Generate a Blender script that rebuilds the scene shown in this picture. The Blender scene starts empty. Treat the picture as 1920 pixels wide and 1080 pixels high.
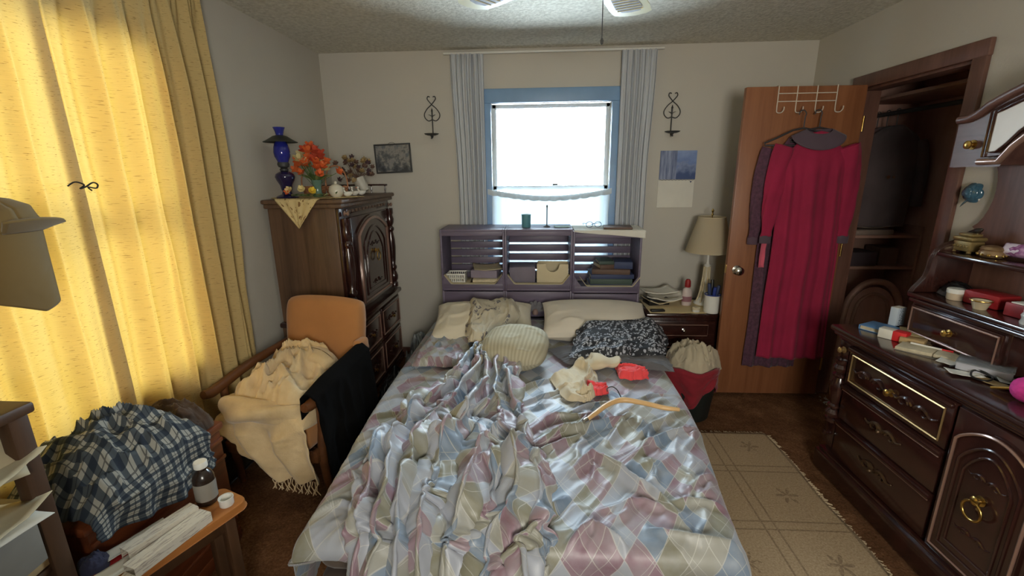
import bpy, bmesh, math, random
import numpy as np
from mathutils import Vector, Matrix, Euler
random.seed(7)
PI = math.pi
SC = bpy.context.scene
COL = SC.collection

# ------------------------------------------------------------------ camera
cam_data = bpy.data.cameras.new('camera')
cam = bpy.data.objects.new('camera', cam_data)
COL.objects.link(cam)
cam_data.sensor_fit = 'HORIZONTAL'
cam_data.sensor_width = 36.0
cam_data.lens = 36.0 * 836.0 / 1920.0
cam_data.clip_start = 0.02
CR = Matrix(((0.99827241, -0.00430909, 0.05859709),
             (0.05782681, 0.2486553, -0.96686431),
             (-0.01040417, 0.96858246, 0.2484749)))
cam.matrix_world = Matrix.Translation((0, 0, 1.55)) @ CR.to_4x4()
SC.camera = cam

# ------------------------------------------------------------------ sky and exposure
world = bpy.data.worlds.new('sky')
SC.world = world
world.use_nodes = True
bg = world.node_tree.nodes['Background']
bg.inputs['Color'].default_value = (0.82, 0.91, 1.0, 1)
bg.inputs['Strength'].default_value = 36.0
SC.view_settings.view_transform = 'Standard'
SC.view_settings.look = 'None'
SC.view_settings.exposure = 0.50
SC.view_settings.gamma = 1.0
SC.view_settings.use_curve_mapping = False
SC.cycles.use_denoising = True
SC.cycles.max_bounces = 10
SC.cycles.diffuse_bounces = 6
SC.cycles.glossy_bounces = 4
SC.cycles.transparent_max_bounces = 12
SC.cycles.sample_clamp_indirect = 8.0
SC.cycles.caustics_reflective = False
SC.cycles.caustics_refractive = False

def portal(name, loc, rot, sx, sy):
    l = bpy.data.lights.new(name, 'AREA')
    l.shape = 'RECTANGLE'; l.size = sx; l.size_y = sy
    l.cycles.is_portal = True
    o = bpy.data.objects.new(name, l)
    o.location = loc; o.rotation_euler = rot
    COL.objects.link(o)
portal('portal_back', (0.09, 3.70, 1.42), (-PI/2, 0, 0), 0.90, 1.32)
portal('portal_left', (-1.76, 1.46, 1.38), (0, -PI/2, 0), 1.46, 1.06)

# ------------------------------------------------------------------ helpers
def lin(c):
    return tuple(((v/255.0)/12.92 if v/255.0 <= 0.04045 else ((v/255.0+0.055)/1.055)**2.4) for v in c[:3]) + (1.0,)

class NT:
    def __init__(s, name):
        s.m = bpy.data.materials.new(name); s.m.use_nodes = True
        s.t = s.m.node_tree; s.n = s.t.nodes; s.l = s.t.links
        s.b = s.n['Principled BSDF']; s.out = s.n['Material Output']
    def add(s, typ, **kw):
        n = s.n.new(typ)
        for k, v in kw.items():
            if hasattr(n, k) and not k.startswith('i_'):
                setattr(n, k, v)
        return n
    def link(s, a, b): s.l.new(a, b)
    def coord(s, kind='Object', scale=(1, 1, 1), rot=(0, 0, 0)):
        tc = s.add('ShaderNodeTexCoord'); mp = s.add('ShaderNodeMapping')
        mp.inputs['Scale'].default_value = scale; mp.inputs['Rotation'].default_value = rot
        s.link(tc.outputs[kind], mp.inputs[0]); return mp.outputs[0]
    def noise(s, co, scale, detail=3.0, rough=0.55, dist=0.0):
        n = s.add('ShaderNodeTexNoise'); n.inputs['Scale'].default_value = scale
        n.inputs['Detail'].default_value = detail; n.inputs['Roughness'].default_value = rough
        n.inputs['Distortion'].default_value = dist
        s.link(co, n.inputs['Vector']); return n.outputs['Fac']
    def ramp(s, fac, stops, interp='LINEAR'):
        r = s.add('ShaderNodeValToRGB'); r.color_ramp.interpolation = interp
        e = r.color_ramp.elements
        while len(e) < len(stops): e.new(0.5)
        for i, (p, c) in enumerate(stops):
            e[i].position = p; e[i].color = c if len(c) == 4 and max(c) <= 1.0 else lin(c)
        s.link(fac, r.inputs[0]); return r.outputs[0]
    def math(s, op, a, b=None, c=None):
        n = s.add('ShaderNodeMath', operation=op)
        for i, v in enumerate((a, b, c)):
            if v is None: continue
            if isinstance(v, (int, float)): n.inputs[i].default_value = v
            else: s.link(v, n.inputs[i])
        return n.outputs[0]
    def mix(s, fac, a, b, blend='MIX'):
        n = s.add('ShaderNodeMixRGB', blend_type=blend)
        for i, v in ((0, fac), (1, a), (2, b)):
            if isinstance(v, (int, float)): n.inputs[i].default_value = v
            elif isinstance(v, tuple): n.inputs[i].default_value = v
            else: s.link(v, n.inputs[i])
        return n.outputs[0]
    def bump(s, h, strength=0.3, dist=0.01):
        n = s.add('ShaderNodeBump'); n.inputs['Strength'].default_value = strength
        n.inputs['Distance'].default_value = dist
        s.link(h, n.inputs['Height']); s.link(n.outputs[0], s.b.inputs['Normal']); return n
    def set(s, **kw):
        for k, v in kw.items():
            k = k.replace('_', ' ')
            if isinstance(v, (int, float, tuple)): s.b.inputs[k].default_value = v
            else: s.link(v, s.b.inputs[k])
        return s
    def translucent(s, col, fac):
        tr = s.add('ShaderNodeBsdfTranslucent'); mx = s.add('ShaderNodeMixShader')
        if isinstance(col, tuple): tr.inputs[0].default_value = col
        else: s.link(col, tr.inputs[0])
        mx.inputs[0].default_value = fac
        s.link(s.b.outputs[0], mx.inputs[1]); s.link(tr.outputs[0], mx.inputs[2])
        s.link(mx.outputs[0], s.out.inputs['Surface'])

MC = {}
def simple(name, col, rough=0.6, metal=0.0, var=0.12, vs=6.0, bump=0.0, bs=60.0, coat=0.0, sheen=0.0, spec=0.5):
    if name in MC: return MC[name]
    t = NT(name); c = lin(col)
    co = t.coord()
    if var > 0:
        f = t.noise(co, vs, 4.0)
        lo = tuple(max(0, v*(1-var)) for v in c[:3]) + (1,); hi = tuple(min(1, v*(1+var)) for v in c[:3]) + (1,)
        t.set(Base_Color=t.ramp(f, [(0.3, lo), (0.7, hi)]))
    else: t.set(Base_Color=c)
    t.set(Roughness=rough, Metallic=metal)
    t.b.inputs['Specular IOR Level'].default_value = spec
    if coat: t.b.inputs['Coat Weight'].default_value = coat; t.b.inputs['Coat Roughness'].default_value = 0.15
    if sheen: t.b.inputs['Sheen Weight'].default_value = sheen
    if bump: t.bump(t.noise(co, bs, 4.0), bump, 0.004)
    MC[name] = t.m; return t.m

def wood(name, c1, c2, scale=(1, 1, 0.08), rough=0.3, gs=40.0, bump=0.08, coat=0.0):
    if name in MC: return MC[name]
    t = NT(name); co = t.coord('Object', scale)
    f = t.noise(co, gs, 6.0, 0.65, 0.6); g = t.noise(co, gs*0.2, 3.0, 0.5, 1.2)
    h = t.math('ADD', t.math('MULTIPLY', f, 0.55), t.math('MULTIPLY', g, 0.45))
    t.set(Base_Color=t.ramp(h, [(0.32, lin(c1)), (0.66, lin(c2))]), Roughness=rough)
    if coat: t.b.inputs['Coat Weight'].default_value = coat; t.b.inputs['Coat Roughness'].default_value = 0.12
    t.bump(f, bump, 0.003)
    MC[name] = t.m; return t.m

def glassy(name, col, alpha=0.85, rough=0.05):
    """tinted see-through glass: transparent mixed with a clear gloss"""
    if name in MC: return MC[name]
    t = NT(name)
    tr = t.add('ShaderNodeBsdfTransparent'); tr.inputs[0].default_value = lin(col)
    gl = t.add('ShaderNodeBsdfGlossy'); gl.inputs['Roughness'].default_value = rough
    fr = t.add('ShaderNodeFresnel'); fr.inputs[0].default_value = 1.45
    m1 = t.add('ShaderNodeMixShader'); m2 = t.add('ShaderNodeMixShader')
    m1.inputs[0].default_value = 1-alpha
    t.b.inputs['Base Color'].default_value = lin(col); t.b.inputs['Roughness'].default_value = rough
    t.link(tr.outputs[0], m1.inputs[1]); t.link(t.b.outputs[0], m1.inputs[2])
    t.link(fr.outputs[0], m2.inputs[0]); t.link(m1.outputs[0], m2.inputs[1]); t.link(gl.outputs[0], m2.inputs[2])
    t.link(m2.outputs[0], t.out.inputs['Surface'])
    MC[name] = t.m; return t.m

# --- numpy noise
def _hash(ix, iy, seed):
    n = (ix.astype(np.int64)*374761393 + iy.astype(np.int64)*668265263 + seed*974711) & 0x7fffffff
    n = ((n ^ (n >> 13))*1274126177) & 0x7fffffff
    n = (n ^ (n >> 16)) & 0xffff
    return n/65535.0
def vnoise(x, y, seed=0):
    x = np.asarray(x, float); y = np.asarray(y, float)
    ix = np.floor(x); iy = np.floor(y); fx = x-ix; fy = y-iy
    fx = fx*fx*fx*(fx*(fx*6-15)+10); fy = fy*fy*fy*(fy*(fy*6-15)+10)
    a = _hash(ix, iy, seed); b = _hash(ix+1, iy, seed); c = _hash(ix, iy+1, seed); d = _hash(ix+1, iy+1, seed)
    return (a*(1-fx)+b*fx)*(1-fy)+(c*(1-fx)+d*fx)*fy
def fbm(x, y, seed=0, oct=4):
    s = 0; a = 0.5; f = 1.0
    for k in range(oct):
        s = s + a*vnoise(x*f, y*f, seed+k*17); a *= 0.5; f *= 2.03
    return s
def ridge(x, y, seed=0):
    return 1-np.abs(2*vnoise(x, y, seed)-1)
def sstep(a, b, x):
    t = np.clip((x-a)/(b-a), 0, 1); return t*t*(3-2*t)

# --- objects
def link(o, parent=None):
    COL.objects.link(o)
    if parent is not None: o.parent = parent
    return o
def thing(name, label, cat, loc=(0, 0, 0), rz=0.0, group=None, kind=None):
    o = bpy.data.objects.new(name, None); o.empty_display_size = 0.05
    o.location = loc; o.rotation_euler = (0, 0, rz)
    link(o); return tag(o, label, cat, group, kind)
def tag(o, label=None, cat=None, group=None, kind=None):
    if label: o['label'] = label
    if cat: o['category'] = cat
    if group: o['group'] = group
    if kind: o['kind'] = kind
    return o
def fin(me, smooth=True, ang=35):
    if smooth:
        me.shade_smooth(); me.set_sharp_from_angle(angle=math.radians(ang))
    return me
def mesh_obj(name, me, mat, parent=None, loc=(0, 0, 0), rot=(0, 0, 0)):
    o = bpy.data.objects.new(name, me)
    if mat is not None:
        for m in (mat if isinstance(mat, (list, tuple)) else [mat]): me.materials.append(m)
    o.location = loc; o.rotation_euler = rot
    return link(o, parent)
def from_bm(bm, name, smooth=True, ang=35):
    bmesh.ops.recalc_face_normals(bm, faces=bm.faces)
    me = bpy.data.meshes.new(name); bm.to_mesh(me); bm.free(); return fin(me, smooth, ang)
def box(name, c, s, mat, parent=None, bev=0.004, rot=(0, 0, 0), seg=2, taper=None):
    bm = bmesh.new(); bmesh.ops.create_cube(bm, size=1.0)
    for v in bm.verts:
        k = 1.0
        if taper is not None and v.co.z > 0: k = taper
        v.co = Vector((v.co.x*s[0]*k, v.co.y*s[1]*k, v.co.z*s[2]))
    b = min(bev, 0.45*min(s))
    if b > 0: bmesh.ops.bevel(bm, geom=bm.edges[:], offset=b, segments=seg, profile=0.5, affect='EDGES')
    return mesh_obj(name, from_bm(bm, name), mat, parent, c, rot)
def lathe(name, prof, mat, parent=None, c=(0, 0, 0), seg=24, rot=(0, 0, 0), half=False, sx=1.0, sy=1.0):
    vs = []; fs = []; n = len(prof)
    ar = PI if half else 2*PI
    cnt = seg+1 if half else seg
    for i in range(cnt):
        a = ar*i/seg
        for r, z in prof: vs.append((max(r, 1e-5)*math.cos(a)*sx, max(r, 1e-5)*math.sin(a)*sy, z))
    for i in range(seg):
        j = i+1 if half else (i+1) % seg
        for k in range(n-1):
            fs.append((i*n+k, j*n+k, j*n+k+1, i*n+k+1))
    bm = bmesh.new(); me = bpy.data.meshes.new(name); me.from_pydata(vs, [], fs)
    bm.from_mesh(me); bpy.data.meshes.remove(me)
    bmesh.ops.remove_doubles(bm, verts=bm.verts, dist=4e-5)
    return mesh_obj(name, from_bm(bm, name, True, 40), mat, parent, c, rot)
def spline(pts, n):
    P = [Vector(p) for p in pts]
    if len(P) < 3: return [P[0].lerp(P[-1], i/n) for i in range(n+1)]
    out = []
    m = len(P)-1
    for i in range(n+1):
        t = i/n*m; k = min(int(t), m-1); u = t-k
        p0 = P[max(k-1, 0)]; p1 = P[k]; p2 = P[k+1]; p3 = P[min(k+2, m)]
        out.append(0.5*((2*p1)+(p2-p0)*u+(2*p0-5*p1+4*p2-p3)*u*u+(3*p1-p0-3*p2+p3)*u**3))
    return out
def tube_data(pts, r, seg=8, closed=False):
    P = [Vector(p) for p in pts]; n = len(P); vs = []; fs = []
    up = Vector((0, 0, 1)); prev = None
    for i, p in enumerate(P):
        if closed: d = P[(i+1) % n]-P[i-1]
        else: d = P[min(i+1, n-1)]-P[max(i-1, 0)]
        if d.length < 1e-9: d = Vector((0, 0, 1))
        d.normalize()
        if prev is None:
            a = d.cross(up)
            if a.length < 1e-3: a = d.cross(Vector((1, 0, 0)))
        else: a = prev-d*prev.dot(d)
        a.normalize(); prev = a; b = d.cross(a)
        rr = r[i] if isinstance(r, (list, tuple)) else r
        for k in range(seg):
            q = 2*PI*k/seg; vs.append(p+a*math.cos(q)*rr+b*math.sin(q)*rr)
    for i in range(n if closed else n-1):
        j = (i+1) % n
        for k in range(seg):
            fs.append((i*seg+k, i*seg+(k+1) % seg, j*seg+(k+1) % seg, j*seg+k))
    if not closed:
        fs.append(tuple(range(seg-1, -1, -1))); fs.append(tuple((n-1)*seg+k for k in range(seg)))
    return vs, fs
def tube(name, pts, r, mat, parent=None, seg=8, closed=False, smooth_n=0, loc=(0, 0, 0), rot=(0, 0, 0)):
    if smooth_n: pts = spline(pts, smooth_n)
    if isinstance(r, (list, tuple)) and len(r) != len(pts):
        q = np.interp(np.linspace(0, 1, len(pts)), np.linspace(0, 1, len(r)), r); r = [float(x) for x in q]
    vs, fs = tube_data(pts, r, seg, closed)
    me = bpy.data.meshes.new(name); me.from_pydata([tuple(v) for v in vs], [], fs)
    return mesh_obj(name, fin(me, True, 50), mat, parent, loc, rot)
def tubes(name, lines, r, mat, parent=None, seg=6):
    """several joined strands in one mesh (fringe, wire mesh, stems)"""
    V = []; F = []
    for pts in lines:
        vs, fs = tube_data(pts, r, seg); o = len(V)
        V += [tuple(v) for v in vs]; F += [tuple(i+o for i in f) for f in fs]
    me = bpy.data.meshes.new(name); me.from_pydata(V, [], F)
    return mesh_obj(name, fin(me, True, 50), mat, parent)
def prism(name, pts, depth, mat, parent=None, axis='y', c=(0, 0, 0), rot=(0, 0, 0), bev=0.0, ang=35):
    """outline in a plane extruded along an axis: 'y' outline in x,z; 'z' outline in x,y; 'x' outline in y,z (centred)"""
    bm = bmesh.new(); h = depth/2
    def p3(a, b, d):
        return {'y': (a, d, b), 'z': (a, b, d), 'x': (d, a, b)}[axis]
    A = [bm.verts.new(p3(a, b, -h)) for a, b in pts]; B = [bm.verts.new(p3(a, b, h)) for a, b in pts]
    n = len(pts)
    f1 = bm.faces.new(A); f2 = bm.faces.new(B)
    for i in range(n): bm.faces.new((A[i], A[(i+1) % n], B[(i+1) % n], B[i]))
    bm.normal_update()
    if bev > 0:
        es = [e for e in bm.edges if (e in f1.edges[:] or e in f2.edges[:])]
        bmesh.ops.bevel(bm, geom=es, offset=bev, segments=2, profile=0.5, affect='EDGES')
    bmesh.ops.triangulate(bm, faces=[f for f in bm.faces if len(f.verts) > 6])
    return mesh_obj(name, from_bm(bm, name, True, ang), mat, parent, c, rot)
def cloth(name, nu, nv, fn, mat, parent=None, uvs=(1.0, 1.0), thick=0.0, smooth=True, loc=(0, 0, 0), rot=(0, 0, 0), uvfn=None, wrap=False):
    """surface from a function of arrays U, V in 0..1"""
    U, V = np.meshgrid(np.linspace(0, 1, nu), np.linspace(0, 1, nv), indexing='ij')
    X, Y, Z = fn(U, V)
    X = np.broadcast_to(X, U.shape); Y = np.broadcast_to(Y, U.shape); Z = np.broadcast_to(Z, U.shape)
    co = np.stack([X, Y, Z], -1).reshape(-1, 3)
    idx = np.arange(nu*nv).reshape(nu, nv)
    f = np.stack([idx[:-1, :-1], idx[1:, :-1], idx[1:, 1:], idx[:-1, 1:]], -1).reshape(-1, 4)
    me = bpy.data.meshes.new(name); me.from_pydata(co.tolist(), [], f.tolist())
    uv = me.uv_layers.new(name='UVMap')
    if uvfn is None: uvc = np.stack([U*uvs[0], V*uvs[1]], -1).reshape(-1, 2)
    else: uvc = np.stack(uvfn(U, V), -1).reshape(-1, 2)
    lv = np.empty(len(me.loops), dtype=np.int64); me.loops.foreach_get('vertex_index', lv)
    uv.data.foreach_set('uv', uvc[lv].ravel())
    if smooth: me.shade_smooth()
    o = mesh_obj(name, me, mat, parent, loc, rot)
    if thick:
        md = o.modifiers.new('thickness', 'SOLIDIFY'); md.thickness = thick; md.offset = 1.0 if thick > 0 else -1.0
    return o
def heap(name, c, rx, ry, h, mat, parent=None, seed=0, amp=0.35, fr=3.0, n=56, rz=0.0, lump=0.25, sharp=1.6, edge=0.0, base=0.004):
    """crumpled cloth lying in a closed mound (top surface + flat underside)"""
    def fn(U, V):
        a = U*2*PI; r = np.sqrt(np.clip(V, 0, 1))
        out = 1+lump*(fbm(np.cos(a)*1.3+5, np.sin(a)*1.3+9, seed)-0.47)*2.2
        x = np.cos(a)*r*out; y = np.sin(a)*r*out
        wx = x+0.5*(fbm(x*2+3, y*2+1, seed+3)-0.47); wy = y+0.5*(fbm(x*2+7, y*2+4, seed+5)-0.47)
        rd = ridge(wx*fr, wy*fr*0.6, seed+8)**sharp*0.7+ridge(wx*fr*2.1, wy*fr*1.5, seed+11)**sharp*0.3
        dome = (1-r**2.4)
        ed = sstep(1.0, 0.88, r)
        z = h*(dome*(1-amp)+amp*rd*ed*(0.35+0.65*dome**0.5)) + edge*ed
        return x*rx, y*ry, z+base*ed
    o = cloth(name, n*2, n, fn, mat, parent, uvs=(2*PI*(rx+ry)/2, (rx+ry)/2), loc=c, rot=(0, 0, rz), uvfn=lambda U, V: (np.cos(U*2*PI)*np.sqrt(V)*rx*1.3, np.sin(U*2*PI)*np.sqrt(V)*ry*1.3))
    return o
def pillow(name, sx, sy, sz, mat, parent=None, c=(0, 0, 0), rot=(0, 0, 0), seed=0, wr=0.012, p=2.6, n=48, rnd=0.0):
    """stuffed cushion: two crowned faces meeting in a seam with pinched corners"""
    def fn(U, V):
        u = np.where(U < 0.5, U*2, 2-U*2)*2-1; v = V*2-1
        side = np.where(U < 0.5, 1.0, -1.0)
        e = np.clip((1-np.abs(u)**p)*(1-np.abs(v)**p), 0, 1)**0.5
        ru = u*np.sqrt(1-v*v/2); rv = v*np.sqrt(1-u*u/2); u, v, u0, v0 = u*(1-rnd)+ru*rnd, v*(1-rnd)+rv*rnd, u, v
        x = u*sx/2*(1-0.05*(1-v*v)*np.abs(u)**4); y = v*sy/2*(1-0.06*(1-u*u)*np.abs(v)**4)
        wn = (ridge(u*2.1+seed, v*1.7+fbm(u*2, v*2, seed)*1.5, seed)**2-0.3)*wr*e
        z = side*(e*sz/2)+wn
        return x, y, z
    return cloth(name, n*2+1, n+1, fn, mat, parent, uvs=(sx*2, sy), loc=c, rot=rot)
def dup(root, loc=None, rz=None, label=None):
    r = root.copy(); COL.objects.link(r)
    if loc is not None: r.location = loc
    if rz is not None: r.rotation_euler[2] = rz
    if label: r['label'] = label
    for ch in root.children:
        c = ch.copy(); COL.objects.link(c); c.parent = r
        for g in ch.children:
            d = g.copy(); COL.objects.link(d); d.parent = c
    return r
def sheet_paper(name, c, s, mat, parent=None, rz=0.0, rot=None, curl=0.01, th=0.0015, seed=0):
    def fn(U, V):
        x = (U-0.5)*s[0]; y = (V-0.5)*s[1]
        z = curl*((U-0.5)**2*2+(V-0.5)**2)+0.6*curl*(fbm(U*3, V*3, seed)-0.47)
        return x, y, z
    return cloth(name, 10, 10, fn, mat, parent, uvs=s, thick=th, loc=c, rot=rot if rot else (0, 0, rz))
# ------------------------------------------------------------------ shared materials
def plaster(name, col, bs=90, st=0.12):
    t = NT(name); co = t.coord()
    n = t.noise(co, 1.3, 4); f = t.noise(co, bs, 5)
    c = lin(col)
    t.set(Base_Color=t.ramp(n, [(0.3, tuple(v*0.93 for v in c[:3])+(1,)), (0.7, c)]), Roughness=0.75)
    t.bump(f, st, 0.004); return t.m
M_WALL = plaster('wall_paint', (200, 194, 182))
t = NT('ceiling_stipple'); co = t.coord()
v = t.add('ShaderNodeTexVoronoi'); v.inputs['Scale'].default_value = 55; t.link(co, v.inputs['Vector'])
hh = t.math('ADD', t.math('MULTIPLY', v.outputs['Distance'], 0.6), t.noise(co, 70, 5, 0.7))
t.set(Base_Color=t.ramp(t.noise(co, 45, 4), [(0.3, lin((196, 190, 174))), (0.65, lin((228, 223, 208)))]), Roughness=0.9)
t.bump(hh, 0.7, 0.012); M_CEIL = t.m
t = NT('shag_carpet'); co = t.coord()
a = t.noise(co, 7, 5, 0.6); b = t.noise(co, 95, 4, 0.75)
h = t.math('ADD', t.math('MULTIPLY', a, 0.45), t.math('MULTIPLY', b, 0.55))
t.set(Base_Color=t.ramp(h, [(0.3, lin((74, 48, 30))), (0.5, lin((120, 83, 56))), (0.72, lin((164, 122, 88)))]), Roughness=1.0)
t.b.inputs['Specular IOR Level'].default_value = 0.1
t.bump(h, 1.0, 0.02); M_CARPET = t.m
M_DOOR = wood('door_veneer', (122, 74, 46), (154, 100, 66), (6, 6, 0.35), 0.38, 6.0, 0.05)
M_DARK = wood('dark_stained_wood', (34, 18, 16), (66, 36, 30), (1, 1, 0.12), 0.22, 26, 0.05, coat=0.55)
M_DARKH = wood('dark_stained_wood_crosswise', (34, 18, 16), (66, 36, 30), (0.12, 1, 1), 0.22, 26, 0.05, coat=0.55)
M_SIDE = wood('brown_veneer_side', (62, 44, 32), (112, 84, 62), (1, 1, 0.06), 0.42, 34, 0.06)
M_TRIM = wood('walnut_trim', (82, 55, 47), (122, 86, 72), (1, 1, 0.1), 0.4, 30, 0.05)
M_CLOSET = wood('closet_panelling', (166, 128, 114), (194, 154, 138), (1, 1, 0.15), 0.6, 12, 0.04)
M_CRATE = wood('haze_tinted_crate_wood', (86, 77, 96), (120, 108, 128), (0.1, 1, 1), 0.45, 24, 0.05)  # lens haze over the crates is mixed into this purple-grey wood colour
M_BENCH = wood('orange_bench_wood', (140, 84, 38), (186, 120, 62), (1, 0.1, 1), 0.4, 22, 0.06)
M_STAND = wood('old_brown_wood', (58, 38, 24), (96, 66, 42), (1, 1, 0.12), 0.5, 22, 0.08)
M_CEDAR = wood('cedar_chest_wood', (82, 40, 22), (138, 72, 40), (1, 0.1, 1), 0.4, 22, 0.06)
M_ARMW = wood('chair_frame_wood', (70, 42, 24), (112, 70, 40), (1, 0.2, 1), 0.4, 22, 0.06)
M_BRASS = simple('aged_brass', (200, 165, 95), 0.28, 1.0, 0.08)
M_CHROME = simple('nickel', (205, 200, 190), 0.2, 1.0, 0.05)
M_WHITE = simple('white_plastic', (226, 224, 216), 0.4, var=0.03)
M_PAPER = simple('white_paper', (222, 218, 206), 0.8, var=0.05)
M_CREAM = simple('cream_paper', (206, 192, 160), 0.8, var=0.08)
M_TAN = simple('tan_card', (176, 148, 104), 0.8, var=0.12)
M_GREYC = simple('grey_card', (140, 134, 124), 0.8, var=0.1)
M_BLACKP = simple('black_plastic', (28, 27, 28), 0.4, var=0.05)
M_IRON = simple('wrought_iron', (66, 66, 66), 0.55, 0.3, 0.1)
M_RED = simple('red_card', (150, 30, 34), 0.5, var=0.08)
M_BRIGHTRED = simple('bright_red_card', (214, 44, 48), 0.5, var=0.05)
M_BLUEC = simple('blue_card', (104, 152, 204), 0.5, var=0.08)
M_BLUEBK = simple('blue_book_cloth', (52, 62, 96), 0.6, var=0.12)
M_BRNBK = simple('brown_book_cloth', (92, 70, 58), 0.6, var=0.12)
M_GREENBK = simple('green_book_cloth', (62, 78, 70), 0.6, var=0.1)
M_PAGES = simple('book_pages', (196, 184, 156), 0.85, var=0.15, vs=40)
M_GLASS = glassy('clear_glass', (238, 244, 246), 0.97, 0.02)
M_CLEARP = glassy('clear_plastic', (230, 234, 236), 0.7, 0.08)
M_BLUEGL = glassy('cobalt_glass', (62, 70, 190), 0.55, 0.05)
M_DKBLUE = simple('dark_cobalt_glass', (34, 26, 66), 0.08, var=0.05, coat=0.6)

def fabric(name, col, var=0.12, weave=260, bump=0.15, sheen=0.15, vs=5, rough=0.9):
    if name in MC: return MC[name]
    t = NT(name); co = t.coord('UV'); ob = t.coord()
    w = t.add('ShaderNodeTexNoise'); w.inputs['Scale'].default_value = weave; w.inputs['Detail'].default_value = 3
    t.link(co, w.inputs['Vector'])
    c = lin(col); f = t.noise(ob, vs, 4)
    lo = tuple(v*(1-var) for v in c[:3])+(1,); hi = tuple(min(1, v*(1+var)) for v in c[:3])+(1,)
    t.set(Base_Color=t.ramp(f, [(0.3, lo), (0.7, hi)]), Roughness=rough)
    t.b.inputs['Sheen Weight'].default_value = sheen
    t.bump(w.outputs['Fac'], bump, 0.003); MC[name] = t.m; return t.m

# ------------------------------------------------------------------ room shell
XL, XR, YB, YF, ZC = -1.66, 1.975, 3.60, -0.95, 2.44
def slab(name, c, s, mat, label, bev=0):
    return tag(box(name, c, s, mat, None, bev), label, None, None, 'structure')
def wall_hole(name, plane, at, thick, a0, a1, b0, b1, hole, mat, label):
    """upright wall with one opening. plane 'x' or 'y': constant axis; at..at+thick; a = other horizontal axis, b = z"""
    bm = bmesh.new(); h0, h1, g0, g1 = hole
    def P(d, a, b): return (at+d, a, b) if plane == 'x' else (a, at+d, b)
    rings = []
    for d in (0, thick):
        o = [bm.verts.new(P(d, a, b)) for a, b in ((a0, b0), (a1, b0), (a1, b1), (a0, b1))]
        i = [bm.verts.new(P(d, a, b)) for a, b in ((h0, g0), (h1, g0), (h1, g1), (h0, g1))]
        for k in range(4): bm.faces.new((o[k], o[(k+1) % 4], i[(k+1) % 4], i[k]))
        rings.append((o, i))
    for q in (0, 1):
        A, B = rings[0][q], rings[1][q]
        for k in range(4): bm.faces.new((A[k], A[(k+1) % 4], B[(k+1) % 4], B[k]))
    o = mesh_obj(name, from_bm(bm, name, False), mat)
    return tag(o, label, None, None, 'structure')

# shag floor: gently uneven pile
def _fl(U, V):
    x = XL-0.05+U*(2.85-XL+0.05); y = YF-0.05+V*(3.85-YF+0.05)
    return x, y, 0.006*(ridge(x*38, y*38, 3)-0.6)+0.004*(vnoise(x*9, y*9, 5)-0.5)-0.008
tag(cloth('floor', 330, 340, _fl, M_CARPET, uvs=(1, 1)), 'dark brown shag carpet covering the bedroom floor', None, None, 'structure')
slab('ceiling', (0.6, 1.4, ZC+0.05), (4.8, 5.0, 0.1), M_CEIL, 'off-white stippled ceiling')
wall_hole('wall_left', 'x', XL-0.12, 0.12, YF-0.1, YB+0.12, -0.02, ZC, (0.94, 1.98, 0.66, 2.10), M_WALL, 'cream painted wall behind the yellow curtains')
wall_hole('wall_back', 'y', YB, 0.12, XL-0.12, 2.9, -0.02, ZC, (-0.36, 0.54, 0.78, 2.07), M_WALL, 'cream painted wall with the white window')
wall_hole('wall_right', 'x', XR, 0.10, YF-0.1, YB, -0.02, ZC, (2.32, 3.06, -0.01, 2.03), M_WALL, 'cream painted wall with the closet opening')
FWX, FWZ, FWW, FWH = 0.35, 1.55, 0.70, 0.70  # opening of the added window, sized to set the fill light
wall_hole('wall_front', 'y', YF-0.1, 0.10, XL-0.12, 2.9, -0.02, ZC, (FWX-FWW/2, FWX+FWW/2, FWZ-FWH/2, FWZ+FWH/2), M_WALL, 'cream painted wall behind the viewer with an added fill-light window')
portal('portal_fill', (FWX, YF-0.12, FWZ), (PI/2, 0, 0), FWW, FWH)
# closet shell
slab('wall_closet_back', (2.74, 2.85, 1.22), (0.06, 1.7, 2.44), M_CLOSET, 'brown panelled wall inside the closet')
slab('wall_closet_side', (2.40, 2.02, 1.22), (0.62, 0.06, 2.44), M_CLOSET, 'brown panelled closet end wall beside the dresser')
slab('wall_closet_end', (2.40, 3.585, 1.22), (0.66, 0.028, 2.44), M_CLOSET, 'brown panelled closet end wall behind the shelves')

# closet casing
tr = thing('trim_1', 'dark walnut casing around the closet opening', None, kind='structure')
box('casing_head', (XR-0.012, 2.69, 2.065), (0.024, 0.88, 0.075), M_TRIM, tr, 0.006)
box('casing_board', (XR-0.012, 2.29, 1.02), (0.024, 0.072, 2.03), M_TRIM, tr, 0.006)
box('casing_board', (XR-0.012, 3.098, 1.02), (0.024, 0.072, 2.03), M_TRIM, tr, 0.006)
box('jamb', (XR+0.05, 2.331, 1.012), (0.10, 0.018, 2.02), M_TRIM, tr, 0.002)
box('jamb', (XR+0.05, 3.049, 1.012), (0.10, 0.018, 2.02), M_TRIM, tr, 0.002)
box('jamb_head', (XR+0.05, 2.69, 2.022), (0.10, 0.70, 0.016), M_TRIM, tr, 0.002)
slab('baseboard_back', (-0.2, YB-0.008, 0.045), (2.9, 0.016, 0.09), M_TRIM, 'dark wooden baseboard along the back wall', 0.003)
slab('baseboard_right', (XR-0.008, 3.36, 0.045), (0.016, 0.40, 0.09), M_TRIM, 'dark wooden baseboard behind the open door', 0.003)

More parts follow.
